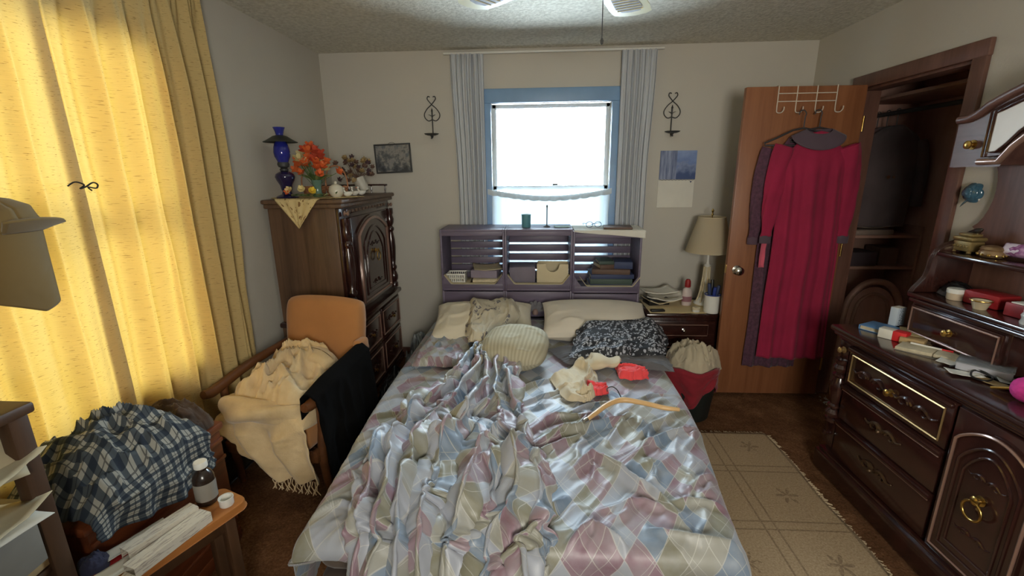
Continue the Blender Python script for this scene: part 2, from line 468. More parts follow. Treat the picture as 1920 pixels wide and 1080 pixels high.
# door leaf, swung open against the back of the room
dr = thing('door_1', 'open flush wooden closet door with a hook rack and dresses', None, (1.955, 3.02, 0), math.radians(0.5), kind='structure')
DW = 0.705
box('door_leaf', (-DW/2, -0.0175, 1.03), (DW, 0.035, 2.02), M_DOOR, dr, 0.003)
box('latch_plate', (-DW-0.0005, -0.0175, 0.92), (0.003, 0.022, 0.057), M_BRASS, dr, 0.001)
kn = lathe('door_knob', [(0.0, 0), (0.031, 0), (0.031, 0.004), (0.014, 0.009), (0.011, 0.022), (0.018, 0.030), (0.027, 0.040), (0.028, 0.050), (0.020, 0.058), (0.0, 0.060)], M_CHROME, dr, (-DW+0.065, -0.035, 0.915), 24, (PI/2, 0, 0))
tag(kn, 'shiny nickel door knob')
for z in (0.25, 1.05, 1.82):
    tube('hinge', [(0.004, -0.038, z-0.045), (0.004, -0.038, z+0.045)], 0.006, M_BRASS, dr, 8)

# ------------------------------------------------------------------ window in the back wall
M_CASE = simple('flare_tinted_casing', (128, 160, 194), 0.45, var=0.06)  # blue of the lens flare put into the casing colour
M_SASH = simple('white_sash_paint', (214, 222, 226), 0.4, var=0.04)
w1 = thing('window_1', 'bright window with a flare-tinted blue-grey casing between white drapes', None, kind='structure')
cy = YB-0.014
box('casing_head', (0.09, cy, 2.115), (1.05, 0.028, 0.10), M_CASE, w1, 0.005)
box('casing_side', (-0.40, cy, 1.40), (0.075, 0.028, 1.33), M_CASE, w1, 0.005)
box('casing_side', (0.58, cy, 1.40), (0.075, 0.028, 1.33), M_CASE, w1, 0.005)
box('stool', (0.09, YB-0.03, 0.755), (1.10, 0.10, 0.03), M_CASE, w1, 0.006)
def sash(z0, z1, y, nm):
    s = box(nm, (-0.345, y, (z0+z1)/2), (0.03, 0.03, z1-z0), M_SASH, w1, 0.003)
    box('stile', (0.525, y, (z0+z1)/2), (0.03, 0.03, z1-z0), M_SASH, w1, 0.003)
    box('rail', (0.09, y, z1-0.015), (0.90, 0.03, 0.03), M_SASH, w1, 0.003)
    box('rail', (0.09, y, z0+0.018), (0.90, 0.03, 0.036), M_SASH, w1, 0.003)
    box('pane', (0.09, y, (z0+z1)/2), (0.87, 0.004, z1-z0-0.05), M_GLASS, w1, 0)
sash(1.42, 2.065, YB+0.075, 'stile')
sash(0.79, 1.455, YB+0.035, 'stile')
box('sash_lock', (0.13, YB+0.03, 1.464), (0.045, 0.022, 0.014), M_IRON, w1, 0.003)
# scalloped lace edging at the head of the glass
lace = []
for k in range(7):
    x0 = -0.33+k*0.122
    lace.append([(x0+0.10*i/8, YB+0.052, 2.03-0.012*math.sin(PI*i/8)) for i in range(9)])
tubes('lace_edging', lace, 0.0028, simple('lace_grey', (150, 150, 160), 0.8), w1, 5)

# ------------------------------------------------------------------ window behind the yellow curtains
w2 = thing('window_2', 'tall side window glowing behind the yellow curtains', None, kind='structure')
for nm, c, s in (('sash_stile', (-1.72, 0.955, 1.38), (0.04, 0.03, 1.44)), ('sash_stile', (-1.72, 1.965, 1.38), (0.04, 0.03, 1.44)),
                 ('sash_rail', (-1.72, 1.46, 2.085), (0.04, 1.04, 0.03)), ('sash_rail', (-1.72, 1.46, 0.675), (0.04, 1.04, 0.03)), ('sash_rail', (-1.72, 1.46, 1.38), (0.04, 1.04, 0.035))):
    box(nm, c, s, M_SASH, w2, 0.003)
box('pane', (-1.72, 1.46, 1.38), (0.004, 1.0, 1.38), M_GLASS, w2, 0)
w3 = thing('added_fill_window', 'added unseen window behind the viewer that supplies fill light', None, kind='structure')  # added out of view to let fill light in from behind
for nm, c, s in (('sash_stile', (FWX-FWW/2+0.012, YF-0.05, FWZ), (0.024, 0.03, FWH)), ('sash_stile', (FWX+FWW/2-0.012, YF-0.05, FWZ), (0.024, 0.03, FWH)),
                 ('sash_rail', (FWX, YF-0.05, FWZ-FWH/2+0.012), (FWW, 0.03, 0.024)), ('sash_rail', (FWX, YF-0.05, FWZ+FWH/2-0.012), (FWW, 0.03, 0.024))):
    box(nm, c, s, M_SASH, w3, 0.002)
box('pane', (FWX, YF-0.05, FWZ), (FWW-0.05, 0.004, FWH-0.05), glassy('warm_fill_glass', (255, 247, 236), 1.0, 0.02), w3, 0)  # pane tint warms the added fill light

# ------------------------------------------------------------------ curtains
def curtain_mat(name, c_cloth, c_glow, fac, flecks=True, fleck_col=(120, 92, 40)):
    t = NT(name); uv = t.coord('UV', (1, 1, 1))
    if flecks:
        mp = t.add('ShaderNodeMapping'); mp.inputs['Scale'].default_value = (6, 55, 1); t.link(uv, mp.inputs[0])
        n = t.noise(mp.outputs[0], 5.5, 2, 0.5)
        fl = t.ramp(n, [(0.635, (0, 0, 0, 1)), (0.68, (1, 1, 1, 1))])
        mp2 = t.add('ShaderNodeMapping'); mp2.inputs['Scale'].default_value = (2, 60, 1); t.link(uv, mp2.inputs[0])
        st = t.noise(mp2.outputs[0], 7, 3)
        cc = t.mix(t.math('MULTIPLY', fl, 0.75), t.ramp(st, [(0.3, tuple(v*0.86 for v in lin(c_cloth)[:3])+(1,)), (0.7, lin(c_cloth))]), lin(fleck_col))
        cg = t.mix(t.math('MULTIPLY', fl, 0.7), t.ramp(st, [(0.3, tuple(v*0.8 for v in lin(c_glow)[:3])+(1,)), (0.7, lin(c_glow))]), lin(fleck_col))
        t.bump(st, 0.12, 0.003)
    else: cc = lin(c_cloth); cg = lin(c_glow)
    t.set(Base_Color=cc, Roughness=0.85)
    t.translucent(cg, fac); return t.m
M_YEL = curtain_mat('yellow_slub_curtain', (206, 180, 122), (210, 163, 72), 0.108)
M_DRAPE = curtain_mat('white_drape', (210, 213, 217), (218, 222, 228), 0.2, False)
M_SHEER = curtain_mat('sheer_cafe_curtain', (206, 214, 218), (196, 210, 216), 0.13, False)

def yellow(name, y0, y1, label, seed, npl, gather=None, z0=0.24, x0=-1.612, amp=0.030, flat=0):
    W = (y1-y0)*1.9
    def fn(U, V):
        zz = 2.40-(2.40-z0)*V
        ph = U*npl*2*PI
        g = U if gather is None else gather(U)
        k = 0.35+0.65*sstep(0.0, 0.25, V)
        wob = 0.35*(fbm(U*4+seed, V*2.2, seed)-0.47)*2
        y = y0+(y1-y0)*g
        k = k*((1-0.85*np.exp(-(U/0.07)**2)) if flat == 0 else (1-0.85*np.exp(-((1-U)/0.07)**2)))
        x = x0+amp*k*np.sin(ph+wob*2.2)+0.012*k*np.sin(ph*2.3+seed+V*2)+0.012*(fbm(U*3, V*3, seed+4)-0.47)
        y = y+0.012*np.cos(ph+wob*2)*k+0.012*(vnoise(U*5, V*2.5, seed+7)-0.5)*sstep(0, .5, V)
        pin = np.exp(-(V/0.06)**2)
        x = x+0.012*pin*np.sin(ph*3)
        return x, y, zz+0.006*np.sin(ph*0.5)
    o = cloth(name, 220, 90, fn, M_YEL, None, uvs=(W, 2.15))
    return tag(o, label, 'curtain', 'yellow curtains')
yellow('yellow_curtain', 1.47, 2.29, 'wide yellow slub curtain panel reaching towards the armchair and wardrobe', 3, 6.0, lambda U: (0.80*U+0.20*(1-(1-U)**1.0)) - 0.10*np.sin(PI*U)**2*0 + 0.05*np.sin(PI*U))
yellow('yellow_curtain', 0.74, 1.505, 'yellow slub curtain panel hanging behind the hat', 11, 4.0, None, 0.22, x0=-1.588, amp=0.020, flat=1)
tag(tube('curtain_rod', [(-1.61, 0.60, 2.415), (-1.61, 2.40, 2.415)], 0.011, M_BRASS, None, 10), 'thin brass rod above the yellow curtains', 'curtain rod')
# black twist tie closing the gap between both panels
tt = tube('twist_tie', [(-1.558, 1.427, 1.525), (-1.550, 1.447, 1.538), (-1.546, 1.472, 1.528), (-1.548, 1.457, 1.516), (-1.546, 1.477, 1.522), (-1.544, 1.502, 1.535), (-1.546, 1.520, 1.528), (-1.544, 1.510, 1.516), (-1.546, 1.484, 1.520), (-1.543, 1.492, 1.508)], 0.0026, M_BLACKP, None, 6, smooth_n=48)
tag(tt, 'black wire twist tie pinching the yellow curtains together', 'twist tie')

def drape(name, x0, x1, label, seed, flip=False):
    def fn(U, V):
        zz = 2.40-(2.40-0.62)*V
        ph = U*6.5*2*PI
        k = 0.45+0.55*sstep(0, 0.3, V)
        w = (x1-x0)*(1-0.10*sstep(0.05, 0.5, V))
        xx = (x1-w*(1-U)) if not flip else (x0+w*U)
        y = YB-0.052+0.018*k*np.sin(ph+2.0*(fbm(U*4, V*2, seed)-0.47))+0.008*np.sin(ph*2.2+seed)
        pin = np.exp(-(V/0.05)**2)
        return xx+0.006*np.cos(ph)+0.01*(vnoise(U*3, V*3, seed)-0.5)*V, y+0.006*pin*np.sin(ph*3), zz
    return tag(cloth(name, 150, 60, fn, M_DRAPE, None, uvs=(0.6, 1.8)), label, 'drape', 'white window drapes')
drape('white_drape', -0.66, -0.40, 'white pleated drape hanging beside the framed picture', 2)
drape('white_drape', 0.585, 0.85, 'white pleated drape hanging beside the wall calendar', 5, True)
tag(tube('curtain_rod', [(-0.70, YB-0.05, 2.405), (0.89, YB-0.05, 2.405)], 0.009, M_WHITE, None, 10), 'slim white rod carrying the window drapes', 'curtain rod')
# sheer half curtain across the lower sash with a drooping ruffled heading
cf = thing('cafe_curtain', 'sheer white cafe curtain drooping over the lower window sash', 'curtain', (0, 0, 0))
def _cf(U, V):
    x = -0.395+0.955*U
    top = 1.425-0.05*np.sin(PI*U)
    ph = U*9*2*PI
    z = top-(top-0.80)*V
    return x, YB-0.012-0.022+0.010*np.sin(ph+2*fbm(U*5, V*2, 4)), z
cloth('panel', 140, 30, _cf, M_SHEER, cf, uvs=(1.5, 0.6))
def _vl(U, V):
    x = -0.398+0.96*U
    top = 1.435-0.052*np.sin(PI*U)
    ph = U*16*2*PI
    z = top-(0.04+0.006*np.abs(np.sin(U*12*PI)))*V
    return x, YB-0.052+0.006*np.sin(ph)*V, z
cloth('ruffle', 160, 8, _vl, M_SHEER, cf, uvs=(1.5, 0.1))
# ------------------------------------------------------------------ carved furniture helpers (front faces -y in local space)
def arc_pts(cx, cz, r, a0, a1, n, ry=None):
    ry = r if ry is None else ry
    return [(cx+r*math.cos(math.radians(a0+(a1-a0)*i/n)), cz+ry*math.sin(math.radians(a0+(a1-a0)*i/n))) for i in range(n+1)]
def arched(x0, x1, z0, z1, rise, n=12):
    """closed outline of a panel with a segmental arched head"""
    pts = [(x0, z0), (x1, z0)]
    w = x1-x0
    for i in range(n+1):
        t = i/n; pts.append((x1-w*t, z1-rise+rise*math.sin(PI*t)**0.8))
    return pts
def frame_line(name, pts, y, r, mat, parent, closed=True):
    return tube(name, [(a, y, b) for a, b in pts], r, mat, parent, 6, closed)
M_EDGE = simple('worn_polished_edge', (150, 118, 104), 0.22, 0.25, 0.1, coat=0.5)
M_GOLDLN = simple('gold_line_moulding', (196, 164, 112), 0.25, 0.7, 0.1)
COLP = [(0.030, 0.0), (0.030, 0.03), (0.022, 0.04), (0.032, 0.06), (0.034, 0.09), (0.026, 0.115), (0.018, 0.13), (0.030, 0.15), (0.030, 0.165), (0.020, 0.18),
        (0.027, 0.24), (0.032, 0.32), (0.030, 0.38), (0.020, 0.44), (0.030, 0.455), (0.030, 0.47), (0.018, 0.485), (0.030, 0.51), (0.033, 0.54), (0.024, 0.57), (0.030, 0.585), (0.030, 0.62)]
def column(parent, x, y, z0, z1, s=1.0):
    k = (z1-z0)/0.62
    return lathe('turned_column', [(r*s, z*k) for r, z in COLP], M_DARK, parent, (x, y, z0), 16)
def knob(parent, x, y, z, r=0.013, nm='knob', mat=None):
    return lathe(nm, [(0.0, 0), (r*1.15, 0), (r*1.15, 0.002), (r*0.5, 0.005), (r*0.45, 0.012), (r, 0.018), (r, 0.023), (r*0.6, 0.028), (0, 0.029)], mat or M_BRASS, parent, (x, y, z), 16, (PI/2, 0, 0))
def scroll(parent, x, y, z, s=1.0, mat=None, nm='carved_scroll'):
    mat = mat or M_DARK
    for sg in (-1, 1):
        pts = []
        for i in range(22):
            a = i/21; th = a*3.4*PI/2; rr = 0.030*s*(1-0.62*a)
            pts.append((x+sg*(0.052*s-rr*math.cos(th)), y, z+rr*math.sin(th)*0.8-0.004*s))
        tube(nm, pts, [0.0065*s, 0.005*s, 0.003*s], mat, parent, 6)
        lf = [(x+sg*0.004*s, y, z), (x+sg*0.022*s, y, z+0.014*s), (x+sg*0.05*s, y, z+0.016*s), (x+sg*0.085*s, y, z-0.004*s), (x+sg*0.11*s, y, z+0.006*s)]
        tube('carved_leaf', lf, [0.006*s, 0.0085*s, 0.006*s, 0.003*s], mat, parent, 6, smooth_n=12)
def ring_pull(parent, x, y, z, s=1.0):
    knob(parent, x, y, z+0.022*s, 0.012*s, 'pull_boss')
    tube('ring_pull', [(x+0.026*s*math.cos(a), y-0.017*s, z-0.008*s+0.026*s*math.sin(a)) for a in np.linspace(0, 2*PI, 21)[:-1]], 0.0036*s, M_BRASS, parent, 8, True)

# ------------------------------------------------------------------ wardrobe in the far corner (faces the bed)
ar = thing('wardrobe', 'tall dark carved wardrobe with an arched door in the room corner', 'wardrobe', (-1.64, 3.085, 0), PI/2)
box('base_body', (0, -0.235, 0.335), (0.94, 0.46, 0.55), M_SIDE, ar, 0.004)
box('plinth', (0, -0.24, 0.03), (0.96, 0.48, 0.06), M_DARK, ar, 0.006)
box('waist_moulding', (0, -0.245, 0.625), (0.97, 0.50, 0.035), M_DARK, ar, 0.012)
box('upper_body', (0, -0.215, 1.00), (0.90, 0.42, 0.72), M_SIDE, ar, 0.004)
box('face_frame', (0, -0.434, 1.00), (0.90, 0.022, 0.72), M_DARK, ar, 0.003)
box('cornice', (0, -0.235, 1.374), (0.95, 0.48, 0.028), M_SIDE, ar, 0.008)
box('cornice_cap', (0, -0.240, 1.400), (0.98, 0.50, 0.026), M_SIDE, ar, 0.009)
box('frieze', (0, -0.449, 1.333), (0.72, 0.012, 0.032), M_DARK, ar, 0.003)
for k in range(12):
    box('dentil', (-0.33+k*0.06, -0.458, 1.333), (0.030, 0.01, 0.018), M_SIDE, ar, 0.002)
for sx in (-1, 1):
    column(ar, sx*0.41, -0.462, 0.665, 1.295)
    knob(ar, sx*0.41, -0.462, 1.325, 0.014, 'rosette', M_EDGE)
ad = box('door', (0, -0.456, 0.985), (0.68, 0.022, 0.62), M_DARK, ar, 0.004)
ad.location = (0, -0.456, 0.985)
prism('raised_panel', arched(-0.29, 0.29, -0.285, 0.30, 0.10), 0.016, M_DARK, ad, 'y', (0, -0.016, 0), bev=0.006)
frame_line('panel_moulding', arched(-0.27, 0.27, -0.265, 0.28, 0.10, 20), -0.026, 0.011, M_EDGE, ad)
frame_line('inner_moulding', arched(-0.20, 0.20, -0.23, 0.225, 0.12, 20), -0.025, 0.006, M_DARK, ad)
frame_line('inner_moulding', arched(-0.155, 0.155, -0.20, 0.185, 0.14, 20), -0.025, 0.005, M_DARK, ad)
scroll(ad, 0, -0.026, 0.10, 0.8); scroll(ad, 0, -0.026, -0.17, 0.8)
ring_pull(ad, 0, -0.026, 0.02, 1.25)
for r, (z0, z1) in enumerate(((0.355, 0.585), (0.085, 0.335))):
    for sx in (-1, 1):
        d = box('drawer', (sx*0.222, -0.472, (z0+z1)/2), (0.42, 0.022, z1-z0), M_DARKH, ar, 0.004)
        frame_line('drawer_moulding', [(-0.19, -(z1-z0)/2+0.025), (0.19, -(z1-z0)/2+0.025), (0.19, (z1-z0)/2-0.025), (-0.19, (z1-z0)/2-0.025)], -0.012, 0.005, M_EDGE, d)
        scroll(d, 0, -0.014, 0.0, 1.0); knob(d, 0, -0.012, 0.0, 0.012)
# little gallery rail at the back of the top
gr = box('gallery_rail', (0.455, -0.23, 1.475), (0.012, 0.44, 0.012), M_DARK, ar, 0.003)
box('gallery_rail', (0.36, -0.02, 1.475), (0.20, 0.012, 0.012), M_DARK, ar, 0.003)
lathe('gallery_spindle', [(0.006, 0), (0.004, 0.015), (0.008, 0.03), (0.004, 0.045), (0.006, 0.058)], M_DARK, ar, (0.27, -0.02, 1.413), 8)
for y in (-0.05, -0.14, -0.23, -0.32, -0.43):
    lathe('gallery_spindle', [(0.006, 0), (0.004, 0.015), (0.008, 0.03), (0.004, 0.045), (0.006, 0.058)], M_DARK, ar, (0.455, y, 1.413), 8)

# ------------------------------------------------------------------ long dresser on the closet wall
ds = thing('dresser', 'long dark carved dresser with drawers and an arched door', 'dresser', (1.965, 1.205, 0), -PI/2)
DL = 1.00          # half length
box('plinth', (0, -0.235, 0.055), (2*DL+0.02, 0.47, 0.11), M_DARK, ds, 0.012)
box('plinth_moulding', (0, -0.230, 0.118), (2*DL, 0.455, 0.018), M_DARK, ds, 0.007)
box('carcass', (0, -0.215, 0.435), (2*DL-0.02, 0.43, 0.63), M_DARK, ds, 0.004)
box('under_moulding', (0, -0.226, 0.742), (2*DL, 0.452, 0.022), M_DARKH, ds, 0.009)
box('top_moulding', (0, -0.236, 0.761), (2*DL+0.03, 0.472, 0.018), M_DARKH, ds, 0.008)
box('top', (0, -0.240, 0.783), (2*DL+0.06, 0.490, 0.028), M_DARKH, ds, 0.010)
for sx in (-1, 1):
    x = sx*(DL-0.045)
    box('column_block', (x, -0.437, 0.685), (0.075, 0.02, 0.09), M_DARK, ds, 0.004)
    knob(ds, x, -0.447, 0.685, 0.015, 'rosette', M_GOLDLN)
    lathe('turned_column', [(r*1.15, z*0.55) for r, z in COLP], M_DARK, ds, (x, -0.440, 0.295), 16)
    box('column_block', (x, -0.437, 0.225), (0.075, 0.02, 0.14), M_DARK, ds, 0.004)
    knob(ds, x, -0.447, 0.225, 0.013, 'rosette', M_DARK)
def drawer_front(x0, x1, z0, z1, ornate):
    w = x1-x0; h = z1-z0
    d = box('drawer', ((x0+x1)/2, -0.441, (z0+z1)/2), (w, 0.024, h), M_DARKH, ds, 0.004)
    box('drawer_lip', (0, -0.016, h/2-0.012), (w, 0.022, 0.022), M_DARKH, d, 0.008)
    if ornate:
        frame_line('gold_moulding', [(-w/2+0.03, -h/2+0.022), (w/2-0.03, -h/2+0.022), (w/2-0.03, h/2-0.036), (-w/2+0.03, h/2-0.036)], -0.015, 0.0045, M_GOLDLN, d)
        for q in (-0.12, 0.12): scroll(d, q, -0.016, -0.008, 1.0)
        knob(d, 0, -0.012, -0.008, 0.015)
    else:
        frame_line('edge_line', [(-w/2+0.008, h/2-0.026), (w/2-0.008, h/2-0.026)], -0.018, 0.0028, M_EDGE, d, False)
        scroll(d, 0, -0.016, 0.0, 0.95, M_BRASSD); knob(d, 0, -0.012, 0.0, 0.010, 'knob', M_BRASSD)
M_BRASSD = simple('tarnished_brass', (96, 74, 52), 0.35, 0.6, 0.15)
for x0, x1 in ((-DL+0.095, -0.345), (0.345, DL-0.095)):
    drawer_front(x0, x1, 0.535, 0.725, True)
    drawer_front(x0, x1, 0.345, 0.525, False)
    drawer_front(x0, x1, 0.140, 0.335, False)
for dxx in (-0.167, 0.167):
    dd = box('door', (dxx, -0.441, 0.43), (0.325, 0.024, 0.59), M_DARK, ds, 0.004)
    prism('raised_panel', arched(-0.14, 0.14, -0.27, 0.265, 0.075), 0.014, M_DARK, dd, 'y', (0, -0.016, 0), bev=0.005)
    frame_line('panel_moulding', arched(-0.135, 0.135, -0.262, 0.258, 0.072, 20), -0.024, 0.0055, M_EDGE, dd)
    frame_line('inner_moulding', arched(-0.105, 0.105, -0.23, 0.215, 0.09, 20), -0.024, 0.005, M_DARK, dd)
    frame_line('inner_moulding', arched(-0.082, 0.082, -0.20, 0.185, 0.09, 20), -0.024, 0.0045, M_DARK, dd)
    ring_pull(dd, 0, -0.024, 0.0, 1.3); scroll(dd, 0, -0.024, -0.12, 0.6); scroll(dd, 0, -0.024, 0.10, 0.6)

# ------------------------------------------------------------------ hutch standing on the dresser
hu = thing('dresser_hutch', 'dark wooden hutch with small drawers and an arched canopy standing on the dresser', 'hutch', (1.965, 1.205, 0.7975), -PI/2)
HW = 0.895
for x0, x1 in ((-HW+0.02, -0.425), (0.425, HW-0.02)):
    xc = (x0+x1)/2; w = x1-x0
    box('drawer_case', (xc, -0.122, 0.093), (w, 0.232, 0.185), M_DARK, hu, 0.004)
    d = box('drawer', (xc, -0.246, 0.088), (w-0.03, 0.018, 0.135), M_DARKH, hu, 0.004)
    frame_line('drawer_moulding', [(-w/2+0.028, -0.055), (w/2-0.028, -0.055), (w/2-0.028, 0.055), (-w/2+0.028, 0.055)], -0.011, 0.0045, M_EDGE, d)
    knob(d, 0, -0.009, 0.0, 0.014)
box('shelf', (0, -0.128, 0.196), (2*HW, 0.262, 0.022), M_DARKH, hu, 0.008)
box('shelf_edge', (0, -0.256, 0.177), (2*HW-0.04, 0.014, 0.016), M_DARKH, hu, 0.006)
side_prof = [(-0.252, 0.207), (-0.245, 0.225), (-0.225, 0.25), (-0.205, 0.28), (-0.198, 0.32), (-0.196, 0.36), (-0.180, 0.40), (-0.150, 0.425), (-0.11, 0.44), (-0.07, 0.47), (-0.03, 0.49), (-0.005, 0.49), (-0.005, 0.207)]
for sx in (-1, 1):
    prism('scroll_side', side_prof, 0.02, M_DARK, hu, 'x', (sx*(HW-0.012), 0, 0), bev=0.004)
    s0, s1 = (-HW+0.024, -0.45) if sx < 0 else (0.45, HW-0.024)
    box('upper_shelf', ((s0+s1)/2, -0.095, 0.387), (s1-s0, 0.185, 0.018), M_DARKH, hu, 0.006)
# back board with a scooped outline
bp = [(-HW+0.0, 0.0), (HW, 0.0), (HW, 0.48)]
bp += arc_pts(HW+0.06, 0.66, 0.10, 250, 110, 10, 0.17)
bp += [(HW-0.02, 0.90), (-HW+0.02, 0.90)]
bp += [(-a, b) for a, b in arc_pts(HW+0.06, 0.66, 0.10, 110, 250, 10, 0.17)]
bp += [(-HW, 0.48)]
prism('back_board', bp, 0.014, M_TRIM, hu, 'y', (0, -0.012, 0))
# arched canopy
def topz(x):
    q = min(1.0, abs(x)/HW); return 0.955+0.21*(1-q*q)*float(sstep(1.0, 0.86, q))
def botz(x):
    k = max(0.0, 1-(abs(x)/(HW-0.20))**2.2); return 0.765+0.235*k**0.62
N = 44
xs = [-HW-0.015+(2*HW+0.03)*i/N for i in range(N+1)]
cp = [(x, botz(x)) for x in xs]+[(x, topz(x)) for x in reversed(xs)]
M_CANOPY = wood('canopy_wood', (74, 48, 44), (112, 80, 70), (0.12, 1, 1), 0.42, 26, 0.05)
prism('canopy', cp, 0.17, M_CANOPY, hu, 'y', (0, -0.092, 0), bev=0.006)
tube('canopy_top_moulding', [(x, -0.184, topz(x)-0.004) for x in xs], 0.016, M_CANOPY, hu, 8)
tube('canopy_lower_moulding', [(x, -0.180, botz(x)+0.014) for x in xs if abs(x) < HW-0.10], 0.013, M_EDGE, hu, 8)
M_MIRBEV = simple('pale_bevelled_panel', (176, 160, 142), 0.4, 0.1, 0.05)
for sx in (-1, 1):
    A = np.linspace(0.36, HW-0.14, 12)
    o = [(sx*a, botz(a)+0.05) for a in A]+[(sx*a, topz(a)-0.055) for a in A[::-1]]
    if sx < 0: o = o[::-1]
    prism('bevelled_panel', o, 0.008, M_MIRBEV, hu, 'y', (0, -0.181, 0), bev=0.003)
    for g, rr in ((0.0, 0.006), (0.018, 0.004)):
        oc = [(sx*a, botz(a)+0.05-g) for a in np.linspace(0.36-g, HW-0.14+g, 12)]+[(sx*a, topz(a)-0.055+g) for a in np.linspace(0.36-g, HW-0.14+g, 12)[::-1]]
        frame_line('panel_moulding', oc, -0.184, rr, M_DARK, hu)
    knob(hu, sx*(HW-0.065), -0.178, 0.848, 0.017, 'rosette')
box('mirror_glass', (0, -0.022, 0.55), (0.66, 0.006, 0.66), simple('mirror_silver', (225, 228, 228), 0.03, 1.0, 0), hu, 0.002)

# ------------------------------------------------------------------ slatted crates stacked as a headboard
SL = {}
def crate(x0, x1, z0, z1, label, upper, nback=6, gap=0.012):
    w = x1-x0; h = z1-z0; D = 0.33
    c = thing('slatted_crate', label, 'crate', ((x0+x1)/2, 3.17, z0), 0, 'stacked slatted crates behind the bed')
    tk = 0.014
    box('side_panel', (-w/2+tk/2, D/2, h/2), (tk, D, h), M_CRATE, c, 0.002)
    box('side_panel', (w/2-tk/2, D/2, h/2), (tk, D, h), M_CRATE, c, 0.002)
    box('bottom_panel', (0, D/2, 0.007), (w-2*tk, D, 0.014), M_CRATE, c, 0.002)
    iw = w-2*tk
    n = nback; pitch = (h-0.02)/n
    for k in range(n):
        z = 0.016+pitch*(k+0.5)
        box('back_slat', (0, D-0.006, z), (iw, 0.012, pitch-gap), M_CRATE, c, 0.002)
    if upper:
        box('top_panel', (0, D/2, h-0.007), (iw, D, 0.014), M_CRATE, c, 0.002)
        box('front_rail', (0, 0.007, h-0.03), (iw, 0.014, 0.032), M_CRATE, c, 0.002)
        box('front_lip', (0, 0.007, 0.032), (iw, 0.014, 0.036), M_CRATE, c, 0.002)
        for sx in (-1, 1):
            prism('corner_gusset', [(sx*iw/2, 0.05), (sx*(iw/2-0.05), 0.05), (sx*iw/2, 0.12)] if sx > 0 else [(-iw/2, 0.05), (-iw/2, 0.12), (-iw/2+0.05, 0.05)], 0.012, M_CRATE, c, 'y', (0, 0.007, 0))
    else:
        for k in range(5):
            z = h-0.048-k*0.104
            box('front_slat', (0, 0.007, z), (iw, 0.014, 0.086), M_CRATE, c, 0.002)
    return c
cx = [-0.712, -0.244, 0.246, 0.732]
nm = ['above the white basket side of the bed', 'in the middle of the headboard', 'holding the stacked books']
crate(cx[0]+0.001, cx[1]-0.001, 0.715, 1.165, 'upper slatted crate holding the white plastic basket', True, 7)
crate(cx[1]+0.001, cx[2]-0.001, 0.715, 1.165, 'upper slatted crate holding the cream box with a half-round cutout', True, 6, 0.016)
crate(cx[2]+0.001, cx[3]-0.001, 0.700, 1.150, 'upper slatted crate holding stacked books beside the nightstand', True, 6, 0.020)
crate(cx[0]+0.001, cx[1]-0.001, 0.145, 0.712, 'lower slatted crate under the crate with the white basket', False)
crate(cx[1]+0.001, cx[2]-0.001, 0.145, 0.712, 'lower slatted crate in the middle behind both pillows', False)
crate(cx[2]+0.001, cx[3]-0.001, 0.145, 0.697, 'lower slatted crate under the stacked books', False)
cb = thing('crate_base', 'dark low platform under the slatted crates behind the bed', 'platform', (0.01, 3.335, 0))
box('platform_board', (0, 0, 0.13), (1.44, 0.32, 0.026), M_DARKH, cb, 0.004)
for sx in (-1, 1):
    for sy in (-1, 1): box('leg', (sx*0.66, sy*0.12, 0.058), (0.05, 0.05, 0.118), M_DARK, cb, 0.004)
# ------------------------------------------------------------------ bed
t = NT('argyle_sheet'); uv = t.coord('UV')
sx_ = t.add('ShaderNodeSeparateXYZ'); wn = t.add('ShaderNodeTexNoise'); wn.inputs['Scale'].default_value = 30
t.link(uv, wn.inputs['Vector']); t.link(uv, sx_.inputs[0])
u = t.math('DIVIDE', sx_.outputs[0], 0.090); v = t.math('DIVIDE', sx_.outputs[1], 0.145)
a = t.math('ADD', u, v); b = t.math('SUBTRACT', u, v)
cell = t.add('ShaderNodeCombineXYZ'); t.link(t.math('FLOOR', a), cell.inputs[0]); t.link(t.math('FLOOR', b), cell.inputs[1])
wh = t.add('ShaderNodeTexWhiteNoise', noise_dimensions='2D'); t.link(cell.outputs[0], wh.inputs['Vector'])
colr = t.ramp(wh.outputs['Value'], [(0.0, lin((156, 160, 172))), (0.20, lin((134, 98, 112))), (0.34, lin((152, 150, 138))), (0.5, lin((108, 128, 150))), (0.64, lin((128, 124, 100))), (0.76, lin((162, 166, 176))), (0.88, lin((146, 118, 128)))], 'CONSTANT')
wash = t.noise(uv, 14, 4, 0.6)
colr = t.mix(0.10, colr, lin((150, 150, 154)))
colr = t.mix(t.ramp(wash, [(0.35, (0, 0, 0, 1)), (0.75, (0.5, 0.5, 0.5, 1))]), colr, lin((164, 165, 166)))
def edge(f):
    fr = t.math('FRACT', f); return t.math('MINIMUM', fr, t.math('SUBTRACT', 1.0, fr))
ln = t.math('MINIMUM', edge(a), edge(b))
# second, offset lattice of fine lines
a2 = t.math('ADD', t.math('MULTIPLY', u, 0.73), v); b2 = t.math('SUBTRACT', t.math('MULTIPLY', u, 0.73), v)
ln2 = t.math('MINIMUM', edge(a2), edge(b2))
lm = t.math('MAXIMUM', t.math('LESS_THAN', ln, 0.018), t.math('LESS_THAN', ln2, 0.009))
t.set(Base_Color=t.mix(t.math('MULTIPLY', lm, 0.6), colr, lin((192, 190, 184))), Roughness=0.44)
t.b.inputs['Sheen Weight'].default_value = 0.2
t.bump(t.noise(uv, 420, 2), 0.06, 0.002)
M_SHEET = t.m
M_TICK = fabric('mattress_ticking', (92, 78, 66), 0.15)
M_BOXSP = fabric('box_spring_cloth', (66, 52, 44), 0.15)

